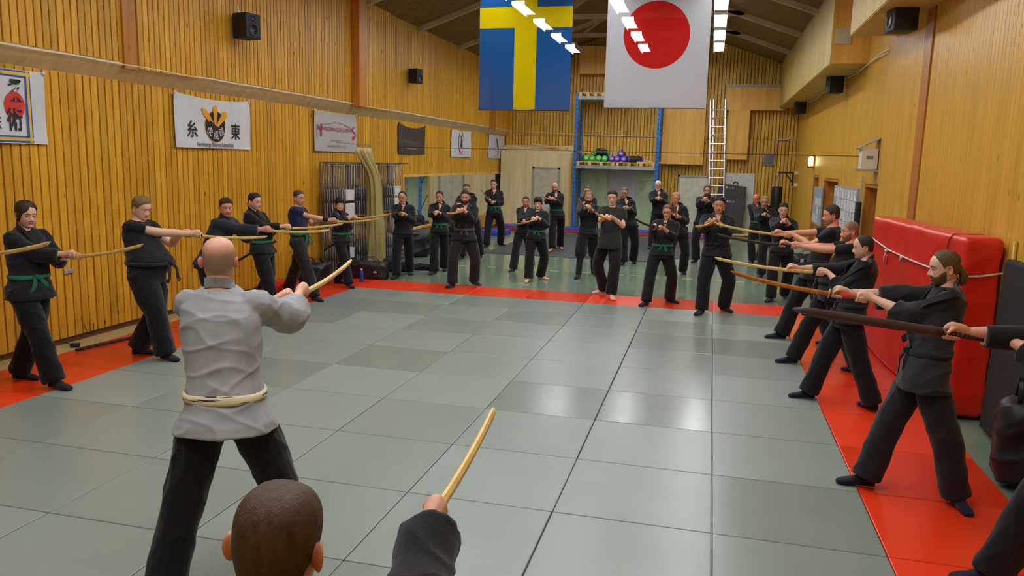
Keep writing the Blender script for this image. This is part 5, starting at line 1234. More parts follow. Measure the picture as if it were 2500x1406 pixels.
for px, py, L_ in ((2166, 612, .16), (2204, 628, .07)):
    q = face_pt(px, py)-nv*.01; MB().lathe([(.008, -.02), (.022, -.008), (.022, .01), (.008, .02)], q, 10).build('knot', ROPE, t2, smooth=True)
    MB().tube([q, q+dv*-.03+np.array((0, 0, -L_*.5))-nv*.01, q+dv*-.05+np.array((0, 0, -L_))], .008, 6).build('loose_end', ROPE, t2, smooth=True)
q = face_pt(2168, 632)-nv*.015; MB().lathe([(.004, .06), (.014, .03), (.013, -.03), (.006, -.07)], q, 8).build('red_tag', PRED, t2, smooth=True)
# black foam slab, staff, second red mat
tag(MB().rbox((XR-.1, 2.36, .76), (.1, .8, 1.5), .03, rot=roty(.03)).build('foam_slab', mat('foam_black', (20, 20, 22), .8, bump=.2)), 'black foam slab leaning on the wall behind the staff', 'foam slab')
p0 = near(2480, 590, (2.41, 2.85, 1.6)); p1 = near(2427, 1020, (2.3, 2.9, .35)); p1 = p1+(p1-p0)*(p1[2]-.01)/(p0[2]-p1[2]); mb = MB(); mb.tube([p1, (p0+p1)/2, p0], .017, 10); tag(mb.build('wooden_staff', wood('staff_wood', (186, 138, 40), (206, 162, 66), rough=.35, knots=False, rnd=0), smooth=True), 'long yellow wooden staff leaning by the crash mat', 'staff')
struct(MB().bbox((XR-.09, 1.9, 0), (XR+.05, 2.02, 3.2)).build('trim_32', POST))

# ------------------------------------------------------------------ soft bags and clothes
NYL = mat('nylon_black', (24, 24, 27), .5, var=.25, scale=9, bump=.3, bscale=25); NYL2 = mat('nylon_blue', (28, 40, 66), .7, var=.2, scale=9, bump=.3, bscale=40); REDC = mat('red_fabric', (214, 44, 22), .6, var=.2, bump=.3, bscale=20)
def lump(name, c, d, yaw, m, lab, cat, amp=.03, f=2.2, seed=1., straps=True, bits=()):
    c = np.array(c, float); R_ = rotz(yaw); t = thing(name, lab, cat, c); mb = MB()
    mb.rbox(c+np.array((0, 0, d[2]*.5)), d, min(d)*.3, rot=R_, seg=4)
    mb.rbox(c+R_ @ np.array((d[0]*.22, 0, 0))+np.array((0, 0, d[2]*.6)), (d[0]*.5, d[1]*.8, d[2]*.8), min(d)*.3, rot=R_, seg=4)
    V, Nn, F_ = remesh(mb, max(.012, min(d)*.05), 3); V = folds(V, Nn, amp, f, seed, (1, 1, 1)); V[:, 2] = np.maximum(V[:, 2], c[2]+.002)
    mb = MB(); mb.add(V, F_); mb.build('body', m, t, smooth=True)
    if straps:
        for s in (-1, 1):
            q = [c+R_ @ np.array((d[0]*x, s*d[1]*.2, 0))+np.array((0, 0, d[2]*z)) for x, z in ((-.25, .95), (-.15, 1.2), (.1, 1.25), (.25, 1.0))]
            mb = MB(); mb.tube(q, np.array([(.018, .006)]*4), 6); mb.build('handle', m, t, smooth=True)
    for (x, y, z, w, h, mm, nm) in bits:
        p = c+R_ @ np.array((d[0]*x, d[1]*y, 0))+np.array((0, 0, d[2]*z)); MB().rbox(p, (w, .015, h), .006, rot=R_).build(nm, mm, t)
    return t
def fl(px, py): q = floor_at(px, py, ZF); return q if q[1] > 8.6 else floor_at(px, py, 0.)
BIT = mat('bag_badge', (196, 196, 200), .4)
q = fl(800, 690); lump('duffel_bag', (-6.95, q[1], 0.), (.75, .4, .34), 1.5, NYL, 'black duffel bag on the floor behind the woman with the stick', 'bag', seed=2.)
q = fl(905, 686); lump('duffel_bag', (q[0]-.2, q[1]+.36, ZF), (.72, .42, .34), .15, NYL, 'black duffel bag with a white badge beside the blue bottle', 'bag', seed=5., bits=((.25, -.52, .5, .06, .03, BIT, 'badge'),))
q = fl(945, 678); lump('duffel_bag', (q[0]-.25, q[1]+1.0, ZF), (.5, .4, .25), .2, NYL, 'small black bag at the foot of the hanging tarpaulin', 'bag', seed=8., straps=False)
q = fl(1022, 628); lump('backpack', (q[0]-.1, q[1]+.2, ZF), (.6, .5, .62), .4, NYL, 'large black backpack against the mirror wall', 'bag', amp=.04, seed=11., bits=((-.1, -.5, .9, .2, .03, mat('zip_grey', (110, 112, 118), .5), 'zip'),))
q = fl(1035, 600); lump('backpack', (-6.9, q[1]+.3, ZF), (.5, .4, .75), -.3, NYL, 'black backpack heaped behind another under the mirror', 'bag', amp=.04, seed=14.)
q = fl(1012, 662); lump('jacket_heap', (q[0], q[1]+.2, ZF), (.62, .45, .1), .3, BLACK if 'BLACK' in globals() else NYL, 'crumpled black jacket lying on the gym floor', 'jacket', amp=.03, f=4., seed=17., straps=False, bits=((.1, -.55, .12, .35, .012, BIT, 'white_edge'),))
q = fl(1096, 604); lump('duffel_bag', (q[0]+.25, q[1]+.2, ZF), (.45, .35, .38), .2, NYL, 'dark bag with a teal flap under the mirror', 'bag', seed=21., bits=((-.1, -.5, .5, .12, .16, mat('teal_cloth', (20, 74, 70), .7), 'flap'),))
q = fl(705, 712); lump('red_bag', (q[0]-.15, q[1]+.1, 0), (.5, .3, .16), .5, REDC, 'crumpled red bag on the floor by the slatted wall', 'bag', seed=25., straps=False)
q = fl(2395, 1185); lump('backpack', (2.2, q[1]+.16, 0), (.36, .42, .62), 1.35, NYL, 'black backpack with red piping beside the crash mat', 'bag', amp=.02, f=3., seed=31., bits=((.1, -.53, .42, .06, .05, PRED, 'red_piping'), (-.1, -.53, .8, .04, .03, BIT, 'badge')))
t = thing('clothes_stool', 'dark blue jacket thrown over a low black stool', 'jacket', (2.2, .72, 0))
V, Nn, F_ = remesh(MB().rbox((2.20, .70, .62), (.3, .5, .42), .1, seg=4).rbox((2.16, .55, .42), (.16, .34, .34), .07, seg=4, rot=rotz(.2)), .014, 3); V = folds(V, Nn, .022, 2.6, 4.); mb = MB(); mb.add(V, F_); mb.build('jacket', NYL2, t, smooth=True)
MB().rbox((2.2, .72, .22), (.3, .44, .44), .05, seg=3).build('stool', NYL, t, smooth=True); MB().lathe([(.002, .006), (.011, .004), (.012, -.002)], (2.035, .62, .62), 10, axis=(-1, -.3, .2)).build('button', BIT, t)
q = fl(1960, 672); lump('duffel_bag', (q[0]+.1, q[1]+.3, ZF), (.7, .45, .42), .1, NYL, 'black camera bag on the floor by the white box', 'bag', seed=41., bits=((-.2, -.5, .7, .1, .1, BIT, 'badge'),))
q = fl(1985, 640); tag(MB().rbox((min(q[0]+.25, XR-.3), q[1], ZF+.22), (.5, .35, .44), .02).build('white_box', mat('plastic_white', (190, 190, 186), .5)), 'white plastic box on the floor near the right wall', 'box')
q = fl(1830, 585); t = thing('wood_offcuts', 'heap of pale wood offcuts on the floor by the target board', 'wood pile', (q[0]-.2, q[1], ZF)); r2 = random.Random(5)
for k in range(9): MB().box((q[0]-.35+.1*k*.8, q[1]+r2.uniform(-.15, .15), ZF+.05+.035*(k % 4)), (.8, .07, .03), rot=rotz(r2.uniform(-.3, .3))).build('offcut', RW, t)
# bottle
q = floor_at(883, 688, 0.); t = thing('water_bottle', 'blue water bottle on the red mat', 'bottle', q)
MB().lathe([(.034, 0), (.037, .01), (.037, .15), (.03, .19), (.016, .21)], q, 18).build('flask', mat('bottle_blue', (40, 62, 150), .2), t, smooth=True); MB().lathe([(.018, .205), (.019, .235), (.01, .245)], q, 14).build('cap', BIT, t, smooth=True)
# stick, plug and cable on the left
a, b_ = floor_at(186, 858), floor_at(330, 826); mb = MB(); mb.tube([a+np.array((0, 0, .02)), b_+np.array((0, 0, .02))], .018, 8); tag(mb.build('scabbard', BK_LAC if 'BK_LAC' in globals() else mat('black_lacquer', (22, 18, 20), .4)), 'black stick lying on the red mats by the slatted wall', 'stick')
a = floor_at(184, 846); t = thing('power_adapter', 'small black power adapter and cable on the mat edge', 'adapter', a); MB().rbox(a+np.array((0, 0, .02)), (.1, .06, .04), .01, rot=rotz(.6)).build('case', INK, t)
c1 = on(205, 790, 0, XL+.03); mb = MB(); mb.tube([a+np.array((0, 0, .01)), (a+floor_at(150, 835))/2+np.array((0, 0, .01)), floor_at(140, 832)+np.array((0, 0, .01)), np.array((XL+.05, a[1]-.4, .05))], .006, 6); mb.tube([c1, c1+np.array((.02, .02, -.12)), c1+np.array((.02, .12, -.14)), c1+np.array((0, .15, -.02))], .005, 6); mb.build('cable', INK, t, smooth=True)
a = on(166, 662, 0, XL+.0); tag(MB().rbox(a+np.array((.012, 0, 0)), (.025, .14, .05), .008).build('wall_latch', GREYS), 'grey metal latch on the slatted wall', 'latch')

# ------------------------------------------------------------------ hanging folding chairs and the tarpaulin
CHF = mat('chair_steel', (120, 120, 124), .35, metal=.8); CHW = mat('chair_white', (206, 206, 208), .5)
def chair_meshes():
    fr = MB(); w = .21
    for s in (-1, 1): fr.tube([(0, s*w, 0), (0, s*w, -.5), (.012, s*w, -1.0)], .012, 8)
    fr.tube([(0, -w, 0), (0, w, 0)], .012, 8); fr.tube([(0, -w, -.55), (0, w, -.55)], .009, 6)
    f2 = MB()
    f2.tube([(.018, 0, -.42), (.018, 0, -.98)], .01, 8)
    return fr.mesh('frame', CHF, smooth=True), f2.mesh('leg', CHF, smooth=True), MB().rbox((.005, 0, -.58), (.022, .4, .2), .01).mesh('backrest', CHW), MB().rbox((.012, 0, -.88), (.026, .42, .30), .012).mesh('seat', CHW)
cf, cl, cb, cs_ = chair_meshes()
GX = -6.98
for gi, (px, nm) in enumerate(((795, 'beside the slatted wall'), (862, 'next to the tarpaulin'), (938, 'beyond the tarpaulin'))):
    yc = on(px, 400, 0, GX-.1)[1]+.25
    t = thing('chair_trolley', 'steel trolley of hanging folding chairs %s' % nm, 'trolley', (GX, yc, ZF))
    for z in (2.08, .98):
        for s in (-1, 1): MB().tube([(GX-.22, yc+s*.16, z+.034), (GX+.30, yc+s*.16, z+.034)], .012, 6).build('rail', CHF, t)
    for s in (-1, 1):
        MB().tube([(GX-.22, yc+s*.235, ZF+.05), (GX-.22, yc+s*.235, 2.12)], .014, 6).build('post', CHF, t); MB().tube([(GX-.22, yc+s*.235, ZF+.05), (GX+.3, yc+s*.235, ZF+.05)], .014, 6).build('foot_bar', CHF, t)
    for tier, z in ((0, 2.09), (1, 1.0)):
        for k in range(9 if gi < 2 else 6):
            x = GX-.17+.052*k; c = thing('folding_chair', 'folded white and steel chair hanging on the %s rail %s' % ('upper' if tier == 0 else 'lower', nm), 'chair', (x, yc, z), 'folding chairs, %s rail %s' % ('upper' if tier == 0 else 'lower', nm))
            for n_, me, dy in (('frame', cf, 0), ('leg', cl, .18), ('leg', cl, -.18), ('backrest', cb, 0), ('seat', cs_, 0)): put(n_, me, c, (x, yc+dy, z))
# tarpaulin
TARP = mat('tarpaulin', (168, 154, 98), .45, var=.12, scale=3, bump=.2, bscale=8)
yt = on(915, 500, 0, -6.62)[1]; zt = on(912, 362, 0, -6.75)[2]; t = thing('tarpaulin', 'beige tarpaulin gathered on hooks and hanging to the floor', 'tarpaulin', (-6.62, yt, ZF))
R_ = []
for z in np.linspace(zt, ZF+.03, 26):
    u = (zt-z)/(zt-ZF); ring = []
    wy = .12+.30*math.exp(-((u-.02)/.12)**2)*.45+.12*u; wx = .09+.06*u; cy_ = yt-.30*math.exp(-(u/.16)**2)+.06*u
    for a in np.linspace(0, 2*math.pi, 56, endpoint=False):
        rr_ = 1+.16*math.sin(a*7+u*2)+.1*math.sin(a*11-u*4+1)+.06*math.sin(a*3+u*7)
        ring.append((-6.62+math.cos(a)*wx*rr_-.1*math.exp(-(u/.16)**2), cy_+math.sin(a)*wy*rr_, z))
    R_.append(ring)
mb = MB(); mb.rings(R_); mb.build('sheet', TARP, t, smooth=True)
for k in range(7):
    q = np.array((-6.75, yt-.5+.09*k, zt)); MB().tube([q+np.array((0, 0, -.03)), q+np.array((0, .01, .03)), q+np.array((-.02, 0, .06))], .006, 6).build('hook', CHF, t)
pipe([(-6.78, yt-1.3, zt+.07), (-6.77, yt+.1, zt+.06), (-6.78, yt+.35, zt+.06)], .004, 'thin wire carrying the tarpaulin hooks', CHF)

# ------------------------------------------------------------------ dark mats at the back, blue mats
DM = mat('foam_tile', (66, 67, 72), .55, rnd=.08, bump=.15); dm_ = MB().rbox((0, 0, .008), (.996, .996, .016), .004, seg=1).mesh('foam_tile', DM)
for i in range(5):
    for j in range(6):
        if i == 4 and j == 0: continue
        o = put('foam_tile', dm_, None, (-4.95+i, 14.15+j, ZF)); tag(o, 'dark grey foam floor tile in the field behind the back row', 'mat', 'dark foam tiles')
BL = mat('mat_blue', (34, 66, 190), .45); RB = mat('mat_edge_red', (170, 40, 44), .5)
for i, (x, y, w_, lab) in enumerate(((-6.2, 20.75, 1.5, 'blue-topped mat by the booth'), (-4.2, 20.6, 1.6, 'blue-topped mat before the rack upright'), (-2.4, 20.7, 1.6, 'blue-topped mat below the grey door'), (-.5, 20.7, 1.6, 'blue-topped mat before the cream door'), (-6.6, 18.6, .9, 'blue-topped mat beside the mirror'))):
    t = thing('landing_mat', lab+' at the end of the hall', 'mat', (x, y, ZF)); MB().rbox((x, y, ZF+.05), (w_, .9, .1), .02, seg=2).build('base', RB if i != 4 else BL, t); MB().rbox((x, y, ZF+.115), (w_-.02, .88, .03), .01, seg=2).build('top', BL, t)
mb = MB()
for k in range(24): mb.box((-5.6+.34*k, 11.25, ZF+.001), (.19, .045, .002))
tp = mb.build('floor_tape', mat('tape_yellow', (190, 184, 60), .5)); tag(tp, 'dashed yellow tape line across the gym floor', 'tape', kind='stuff')
# ------------------------------------------------------------------ everyone in the hall
SK = (206, 154, 128); SKP = (218, 172, 148); SKR = (212, 150, 124); SKT = (196, 146, 116)
def SW(**kw): SWORDLAB.update(kw)
SW(P0='pale wooden sword of the man next to the long-haired one', P1='pale wooden sword held by the long-haired man', P2='pale wooden sword with black grip held by the heavy man', P3='pale wooden sword held by the man in slate grey',
   P4='pale wooden sword with black grip held by the man with green belt and black hair', P5='pale wooden sword held by the man in the navy shirt', P6='pale wooden sword held by the dark-haired woman with a fringe',
   P7='brown wooden sword held by the man with receding black hair', P8='pale wooden sword held by the woman with tied-back hair', P9='wooden sword of the man hidden behind the bearded one', P10='brown wooden sword held by the bearded man in charcoal trousers',
   P11='wooden sword raised by the man before the mirror', P12='brown wooden sword of the man beside the curly-haired one', P13='brown wooden sword held by the curly-haired man', P14='wooden sword raised by the bald man before the booth',
   P15='wooden sword of the man in glasses behind the gaitered one', P16='dark wooden sword raised by the man with bound calves', P17='pale wooden sword held by the barefoot man in olive shirt', P18='wooden sword of the man in glasses before the grey door',
   P19='wooden sword held by the white-haired man', P20='wooden sword held upright by the blond man', P21='black curved practice sword held by the man in glasses and green belt', P22='wooden sword of the long-haired man by the ladder', P23='pale wooden sword held by the black-haired man on the red mats',
   P24='wooden sword of the bald flushed man by the target board', P25='dark wooden sword of the fair man in glasses', P26='dark wooden sword held by the young man under the punching bag', P27='pale wooden sword held by the man in black T-shirt with stubble',
   P28='black practice sword held by the shaven-headed man', P29='thick pale wooden sword without guard held over the red mats', P30='red oak sword with round guard held by the ponytailed man', P32='yellow wooden sword held by the man in grey jacket', P33='wooden sword in the hand of the man with cropped hair')
def on_y(px, py, y): return on(px, py, 1, y)
# --- line along the slatted wall
tp_ = on_y(148, 594, .05); ed = on_y(0, 613, .05); dr_ = nrm(ed-tp_); hd_ = tp_+dr_*.86
person('P0', 'man in black next to the long-haired man with green belt', ((hd_[0]-.85, .2, 0), (hd_[0]-.4, -.05, 0)), (hd_[0]-.62, .08, 1.76), 0, tuple(hd_), tuple(tp_), head=dict(hair=(70, 52, 36), skin=SK), belt=BLACKB, lod=2)
person('P1', 'man with shoulder-length brown hair and green belt in black jacket', ((48, 926), (134, 948)), (64, 489), -12, (180, 625), (352, 601), look=-16, lod=0, head=dict(style='long', hair=(62, 44, 30), hlen=.016, sweep=.035, skin=SKP, stubble=.35, beardcol=(90, 62, 44), gaze=.4), belt=GREENB, belt_side=1, toes=(10, -5), foot_m=TABI, top_m=BLACK, pants_m=JET, skirt=.24, hand_gap=.13, shoulder_turn=8)
person('P2', 'heavy man in black T-shirt and wide black trousers', ((338, 866), (404, 878)), (352, 479), 0, (484, 574), (655, 581), look=-2, wear='tee', lod=0, belly=.13, fat=1.13, head=dict(hair=(118, 98, 70), hlen=.016, fat=1.08, skin=SKP, nod=1), nod=18, sword='palegrip_ng', top_m=JET, pants_m=BLACK, leg=1.12, toes=(25, -12), hand_gap=.12, belt=BLACKB)
person('P3', 'man in slate grey jacket beyond the bald one in grey', ((-6.45, 3.98, 0), (-6.05, 3.72, 0)), (552, 482), -5, (655, 562), (811, 565), look=-42, lod=1, top_m=BLUEGREY, pants_m=BLACK, belt=BLACKB, head=dict(hair=(56, 42, 30), hlen=.012, quiff=.01, skin=SKR, stubble=.25), sleeve=.86)
person('P4', 'man with green belt and black hair next to the navy shirt', ((-6.45, 5.25, 0), (-6.02, 5.0, 0)), (624, 470), -2, (704, 556), (845, 548), look=-8, lod=1, belt=GREENB, belt_ends=False, head=dict(hair=(38, 30, 26), hlen=.011, skin=SKP, stubble=.3), sword='palegrip_ng', sleeve=.9)
person('P5', 'man in navy T-shirt with green belt and black wristband', ((704, 716), (768, 734)), (731, 464), 0, (817, 540), (927, 536), look=-12, wear='tee', lod=1, top_m=NAVY, pants_m=CHAR, belt=GREENB, belt_side=1, head=dict(hair=(72, 58, 46), hlen=.006, ramp=.02, skin=SK, stubble=.3), sword='bokken')
person('P6', 'woman with dark fringe and green belt beside the hanging chairs', ((823, 692), (852, 702)), (829, 482), -15, (868, 532), (956, 523), look=-48, lod=1, belt=GREENB, head=dict(style='fringe', hair=(30, 24, 24), hlen=.014, skin=SKP, jaw=.93, nose=.85, lips=(178, 96, 92)), sword='bokken_ng', fat=.94, foot_m=TABI)
# --- back line
person('P7', 'man with receding black hair before the hanging tarpaulin', ((1000, 669), (968, 680)), (982, 467), -78, (981, 524), (978, 521), lod=1, head=dict(hair=(28, 24, 24), hlen=.008, recede=.022, skin=SKT), sword='mid_ng', foot_m=TABI)
person('P8', 'woman with tied-back dark hair and green belt', ((1084, 660), (1061, 669)), (1073, 466), -82, (1064, 521), (1060, 524), lod=1, belt=GREENB, head=dict(style='tied', hair=(44, 34, 28), hlen=.008, skin=SKT, jaw=.92, nose=.85), sword='bokken', fat=.92)
person('P9', 'man half hidden behind the bearded man in charcoal', ((1172, 628), (1128, 632)), (1139, 448), -85, (1118, 502), (1108, 503), lod=2, head=dict(hair=(74, 58, 46), hlen=.009, skin=SK, stubble=.3), sword='mid_ng')
person('P10', 'bearded man in charcoal trousers with an ash-grey belt', ((1157, 695), (1104, 701)), (1136, 464), -80, (1120, 516), (1090, 522), lod=1, pants_m=CHAR, belt=cloth('belt_ash', (62, 60, 60)), head=dict(hair=(46, 36, 30), hlen=.010, skin=SKR, beard=.006, beardcol=(58, 46, 38)), sword='mid_ng', foot_m=TABI, toes=(-40, -105), fat=1.06, skirt=.22)
person('P11', 'man with green belt standing before the mirror end', ((1222, 600), (1188, 604)), (1205, 438), -85, (1197, 490), (1174, 463), lod=2, belt=GREENB, head=dict(hair=(50, 40, 34), hlen=.008, recede=.01, skin=SK), sword='mid_ng', toes=(-30, -110))
person('P12', 'man with short brown hair beside the curly-haired one', ((1296, 655), (1253, 663)), (1284, 479), -84, (1281, 543), (1251, 546), lod=1, head=dict(hair=(62, 48, 38), hlen=.007, skin=SKR, stubble=.45), sword='mid_ng')
person('P13', 'young man with dark curly hair and bare feet', ((1319, 681), (1290, 688)), (1314, 480), -84, (1303, 536), (1273, 544), lod=1, belt=GREENB, foot='bare', head=dict(style='fringe', hair=(34, 26, 22), hlen=.018, strand=.35, skin=SKP), sword='mid_ng', toes=(-20, -95))
person('P14', 'bald bearded man with bare feet before the booth door', ((1368, 607), (1348, 613)), (1355, 446), -86, (1343, 485), (1322, 479), lod=2, belt=GREENB, belt_ends=False, foot='bare', head=dict(hair=(96, 84, 74), shaved=.6, bald=.03, beard=.006, beardcol=(110, 84, 66), skin=SKR), sword='mid_ng')
person('P15', 'man in glasses hidden behind the one with bound calves', ((1448, 622), (1424, 627)), (1434, 453), -88, (1428, 498), (1424, 500), lod=2, head=dict(hair=(92, 74, 56), hlen=.01, skin=SK, glasses=1), sword='mid_ng')
person('P16', 'shaven bearded man with black trousers bound at the calves', ((1449, 669), (1412, 679)), (1438, 468), -88, (1434, 506), (1412, 487), lod=1, legpad=True, head=dict(hair=(56, 44, 38), shaved=.7, beard=.006, beardcol=(66, 48, 36), skin=SKT), sword='mid_ng', foot_m=TABI, toes=(-40, -100))
person('P17', 'barefoot man in dark olive T-shirt', ((1491, 729), (1474, 717)), (1496, 463), -90, (1483, 532), (1453, 521), lod=1, wear='tee', top_m=OLIVE, foot='bare', head=dict(hair=(58, 44, 34), hlen=.011, quiff=.006, skin=SKP, flush=.9), sword='bokken_ng', toes=(-70, -160), leg=.95)
person('P18', 'man in glasses before the grey door behind the rack', ((1545, 642), (1521, 647)), (1524, 457), -88, (1531, 508), (1545, 504), lod=2, head=dict(hair=(104, 88, 72), hlen=.008, skin=SK, glasses=1, stubble=.3), sword='mid_ng')
person('P19', 'white-haired bearded man beside the blue rack upright', ((1622, 604), (1590, 607)), (1607, 441), -90, (1607, 486), (1606, 491), lod=2, head=dict(hair=(214, 208, 200), hlen=.008, recede=.02, beard=.009, beardcol=(206, 198, 188), brow=(190, 180, 170), skin=SKR), sword='mid_ng')
person('P20', 'fair-haired man behind the one in glasses and green belt', ((1666, 668), (1636, 672)), (1651, 469), -92, (1651, 526), (1646, 503), lod=1, head=dict(hair=(176, 144, 96), hlen=.01, skin=SKR), sword='mid_ng')
person('P21', 'man in glasses with green belt and orange undershirt', ((1634, 738), (1577, 746)), (1630, 499), -92, (1600, 554), (1548, 535), look=-98, lod=1, belt=GREENB, head=dict(hair=(104, 78, 52), hlen=.013, skin=SK, glasses=1), sword='black', toes=(-30, -120), sleeve=.6, skirt=.2)
person('P22', 'bearded man with long brown hair in front of the ladder', ((1722, 638), (1698, 641)), (1728, 451), -94, (1721, 488), (1722, 492), lod=2, head=dict(style='long', hair=(84, 64, 44), hlen=.012, skin=SK, beard=.008), sword='mid_ng')
person('P23', 'black-haired man with black belt standing on the red mats', ((1766, 759), (1712, 767)), (1757, 479), -92, (1735, 543), (1697, 555), lod=1, belt=BLACKB, head=dict(hair=(30, 26, 24), hlen=.010, skin=SKT, fat=1.05), sword='bokken', toes=(-50, -115), top_m=BLACK, skirt=.2, fat=1.05, sleeve=.62)
person('P24', 'bald flushed man with green belt by the target board', ((1852, 640), (1836, 643)), (1847, 474), -100, (1862, 512), (1868, 514), lod=2, belt=GREENB, belt_ends=False, head=dict(hair=(120, 90, 70), shaved=.4, bald=.02, skin=(206, 126, 104), flush=1.), sword='mid_ng')
person('P25', 'fair man in glasses beside the bald flushed man', ((1884, 672), (1858, 678)), (1868, 478), -96, (1869, 525), (1872, 522), lod=2, head=dict(hair=(140, 118, 88), hlen=.008, skin=SKR, glasses=1, beard=.004), sword='black_ng')
person('P26', 'young man with dark hair under the punching bag', ((1915, 728), (1881, 736)), (1914, 495), -98, (1918, 541), (1920, 538), lod=1, head=dict(hair=(46, 36, 30), hlen=.012, quiff=.006, skin=SKP, stubble=.2), sword='mid_ng', foot_m=TABI)
# --- line along the right wall
person('P27', 'man in black T-shirt with brown hair and stubble gripping a guarded sword', ((2030, 846), (1906, 827)), (2028, 499), 178, (1896, 571), (1738, 546), look=182, wear='tee', lod=0, head=dict(hair=(66, 52, 42), hlen=.014, skin=SKR, stubble=.6, beardcol=(92, 66, 48)), sword='bokken', top_m=JET, belt=BLACKB, toes=(150, 185), hand_gap=.14)
person('P28', 'shaven-headed stocky man in black T-shirt with reddish goatee', ((2092, 912), (1934, 887)), (2074, 539), 178, (1911, 597), (1732, 572), look=182, wear='tee', lod=0, fat=1.12, belly=.05, head=dict(hair=(84, 68, 60), shaved=.75, skin=SKR, beard=.006, beardcol=(140, 92, 62), fat=1.08, flush=.9), sword='black', top_m=JET, belt=BLACKB, toes=(140, 185), hand_gap=.14, lean=.05)
person('P29', 'man with close-cropped dark hair and embroidered black belt', ((2128, 1002), (1973, 973)), (2106, 573), 176, (1930, 657), (1731, 631), look=178, lod=0, belt=BLACKB, head=dict(hair=(48, 40, 36), hlen=.006, recede=.02, ramp=.02, skin=SKP, stubble=.3), sword='bokken_ng', toes=(120, 182), hand_gap=.30, sleeve=.62, lean=.05)
person('P30', 'bearded man with brown ponytail in faded black jacket', ((2332, 1232), (2112, 1187)), (2303, 609), 178, (2046, 717), (1752, 662), look=182, lod=0, belt=BLACKB, head=dict(style='tied', hair=(92, 72, 46), hlen=.010, recede=.008, skin=SKP, beard=.006, beardcol=(92, 66, 42)), sword='red_tape', toes=(-80, 180), sleeve=.40, cuffs=1.25, top_m=CHAR, pants_m=CHAR, skirt=.28, hand_gap=.17)
G31 = np.array((1.80, -.28, 0.))
person('P31', 'person in black gripping the padded dark leather sword', (tuple(G31+np.array((.35, -.22, 0))), tuple(G31+np.array((-.32, .10, 0)))), (1.78, -.25, 1.78), 176, (2325, 815), (1953, 757), lod=0, head=dict(hair=(80, 60, 40)), sword=None, hand_gap=.20, belt=BLACKB, toes=(150, 180), sleeve=.72, cuffs=.86, reach=.62, fold=.4)
# --- the two men seen from behind
d_ = ray(535, 578); G = CAM+d_*(3.7/np.dot(d_, C_F)); fa = math.radians(112); Fq = np.array((math.cos(fa), math.sin(fa), 0)); Rq = np.array((Fq[1], -Fq[0], 0)); G32 = np.array((G[0], G[1], 0))-Rq*.09
BELTW = None
def worn():
    m, t, b = nt('belt_worn_cream'); N = t.nodes.new; L = t.links.new; tc = N('ShaderNodeTexCoord'); mp = N('ShaderNodeMapping'); mp.inputs['Scale'].default_value = (4, 4, 60); L(tc.outputs['Object'], mp.inputs[0])
    n = N('ShaderNodeTexNoise'); n.inputs['Scale'].default_value = 1.5; n.inputs['Detail'].default_value = 4; L(mp.outputs[0], n.inputs[0])
    r = N('ShaderNodeValToRGB'); r.color_ramp.elements[0].position = .36; r.color_ramp.elements[1].position = .42; r.color_ramp.elements[0].color = (*lin((40, 34, 28)), 1); r.color_ramp.elements[1].color = (*lin((206, 194, 160)), 1); L(n.outputs[0], r.inputs[0]); L(r.outputs[0], b.inputs['Base Color']); b.inputs['Roughness'].default_value = .9; return m
person('P32', 'bald man in faded grey jacket with worn cream belt', (tuple(G32-Rq*.22-Fq*.05), tuple(G32+Rq*.38+Fq*.2)), (535, 577), 112, (736, 714), (858, 641), look=112, lod=0, vox=.008, top_m=GREYGI, pants_m=BLACK, belt=worn(), belt_ends=False, head=dict(hair=(112, 100, 88), shaved=.72, bald=.045, skin=SK, ears=1.1, flush=.8), sword='bokken_ng', hand_gap=.15, sleeve=.52, cuffs=1.2, skirt=.175, bt=.13, stretch=.95, nod=6, reach=.66, S=1.84, fold=.9)
G33 = CAM+ray(688, 1172)*(1.04/np.dot(ray(688, 1172), C_F)); fa = math.radians(88); Fq = np.array((math.cos(fa), math.sin(fa), 0)); Rq = np.array((Fq[1], -Fq[0], 0))
person('P33', 'man with buzz-cut brown hair behind the bald man in grey', (tuple(np.array((G33[0], G33[1], 0))-Rq*.2), tuple(np.array((G33[0], G33[1], 0))+Rq*.25+Fq*.2)), (690, 1172), 88, (1052, 1262), (1205, 1010), look=98, lod=0, vox=.009, head=dict(hair=(78, 60, 44), hlen=.004, ramp=.02, strand=.15, skin=SK, ears=1.2, flush=1.), sword='bokken_ng', hand_gap=.12, sleeve=1.0, cuffs=1.05, nod=4, tilt=-3, free_left=True)

# padded leather sword of the person at the right edge
p = PEOPLE['P31']; Hd, A, pom = p['hand']; k = p['k']; LE = mat('leather_maroon', (62, 44, 46), .45, var=.2, bump=.2, bscale=40); WRAP = mat('grip_maroon', (84, 30, 38), .6)
t = thing('leather_sword', 'padded dark leather practice sword pointing over the red mats', 'sword', pom)
mb = MB(); q = [Hd+A*s for s in np.linspace(.06, .86, 16)]; mb.tube(q, [.027]*2+[.025]*9+[.023]*3+[.02, .008], 12); mb.build('sleeve', LE, t, smooth=True)
mb = MB(); up_ = nrm(np.cross(A, p['Rs'])); mb.tube([x+up_*.022 for x in q[4:-1]], .006, 6); mb.build('seam', LE, t, smooth=True)
MB().tube([pom-A*.1, Hd+A*.07], .0165, 12).build('grip', WRAP, t, smooth=True); mb = MB()
for s in np.linspace(-.06, .24, 14): c = pom+A*s; mb.tube([c-A*.004, c+A*.004], .0182, 12)
mb.build('grip_cord', INK, t)['kind'] = 'stuff'
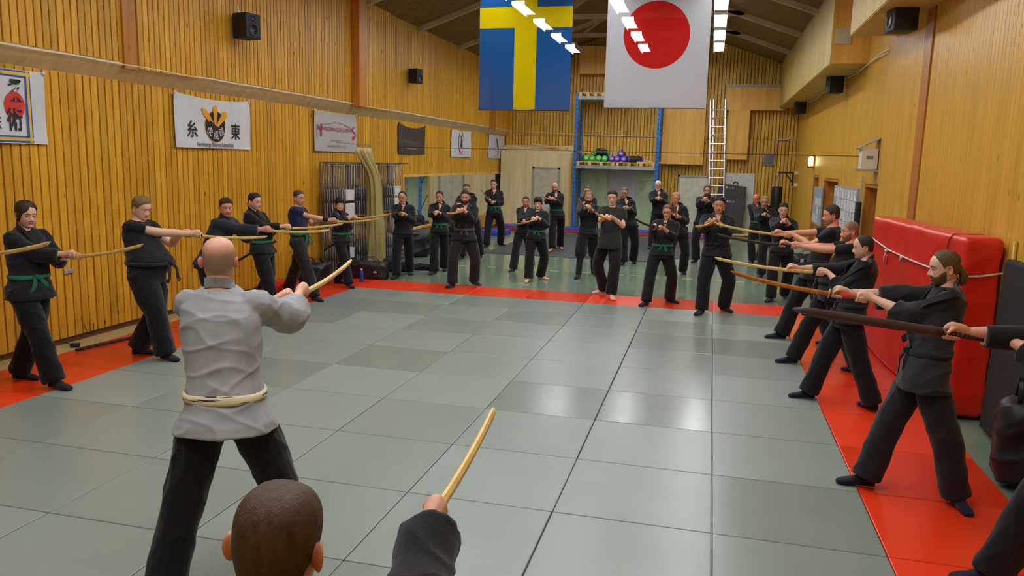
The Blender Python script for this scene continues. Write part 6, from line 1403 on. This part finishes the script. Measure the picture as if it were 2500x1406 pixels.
# small extras on clothes
def band(key, s, u0, u1, r, m, nm):
    p = PEOPLE[key]; a, b_ = p['elb'][s], p['wr'][s]; mb = MB(); mb.tube([a+(b_-a)*u for u in np.linspace(u0, u1, 4)], r*p['k'], 16); mb.build(nm, m, p['root'], smooth=True)
band('P5', 1, .66, .92, .036, BLACK, 'wristband')
def patch(key, t0, lat, fwd_sign, w_, h_, m, nm, up_off=0.):
    p = PEOPLE[key]; c, X, Y = p['tor'](t0, .055*p['k']); d = p['Fs']*fwd_sign; pos = c+X*lat+Y*fwd_sign*max(.1, (1-abs(lat)**2.3))**(1/2.3)+np.array((0, 0, up_off))
    MB().box(pos, (w_, .006, h_), rot=np.stack([p['Rs'], d, (0, 0, 1)], 1)).build(nm, m, p['root'])
p = PEOPLE['P21']; c, X, Y = p['tor'](.80, .004); mb = MB(); mb.rbox(c+Y*.98, (.05, .012, .07), .005, rot=np.stack([p['Rs'], p['Fs'], (0, 0, 1)], 1)); mb.build('undershirt', mat('cloth_orange', (226, 140, 30), .8), p['root'])
# scabbards tucked in belts
for key, s, lab in (('P6', -1, 'black scabbard tucked in the belt of the woman with a fringe'), ('P4', -1, 'black scabbard tucked in the belt beside the navy shirt'), ('P20', -1, 'black scabbard tucked in the belt of the fair-haired man')):
    p = PEOPLE[key]; c, X, Y = p['tor'](.2, .04*p['k']); sd = X*s; b0 = c+sd*1.05+p['Fs']*.12; mb = MB(); mb.tube([b0, b0-p['Fs']*.35-np.array((0, 0, .16)), b0-p['Fs']*.68-np.array((0, 0, .34))], .017, 8); tag(mb.build('scabbard', MATS['black_lacquer'], smooth=True), lab, 'scabbard')
# embroidered belt ends of the man with close-cropped hair, patch of the ponytailed man
p = PEOPLE['P29']; c, X, Y = p['tor'](.22, .04*p['k']); kc = c+Y*1.08; k = p['k']; bl = [o for o in p['root'].children if o.name.startswith('belt')][0]
for s in (-1, 1):
    a = kc+p['Rs']*s*.05*k-np.array((0, 0, .02)); e = a+p['Rs']*s*.13*k-np.array((0, 0, .2*k))+p['Fs']*.03; mb = MB(); flat_strip(mb, [a, (a+e)/2, e], [p['Fs']]*3, .045*k, .008); mb.build('embroidered_end', BLACKB, bl)
    u = nrm(e-a); x_ = nrm(np.cross(u, p['Fs'])); mb = MB(); cc = a*.4+e*.6+p['Fs']*.02
    text_mb(mb, '武神館道場', lambda x, y: tuple(cc+u*x*1.0+x_*y), .032, 0); mb.build('embroidery', PWH, bl)['kind'] = 'stuff'
bpy.data.scenes.remove(SC2)
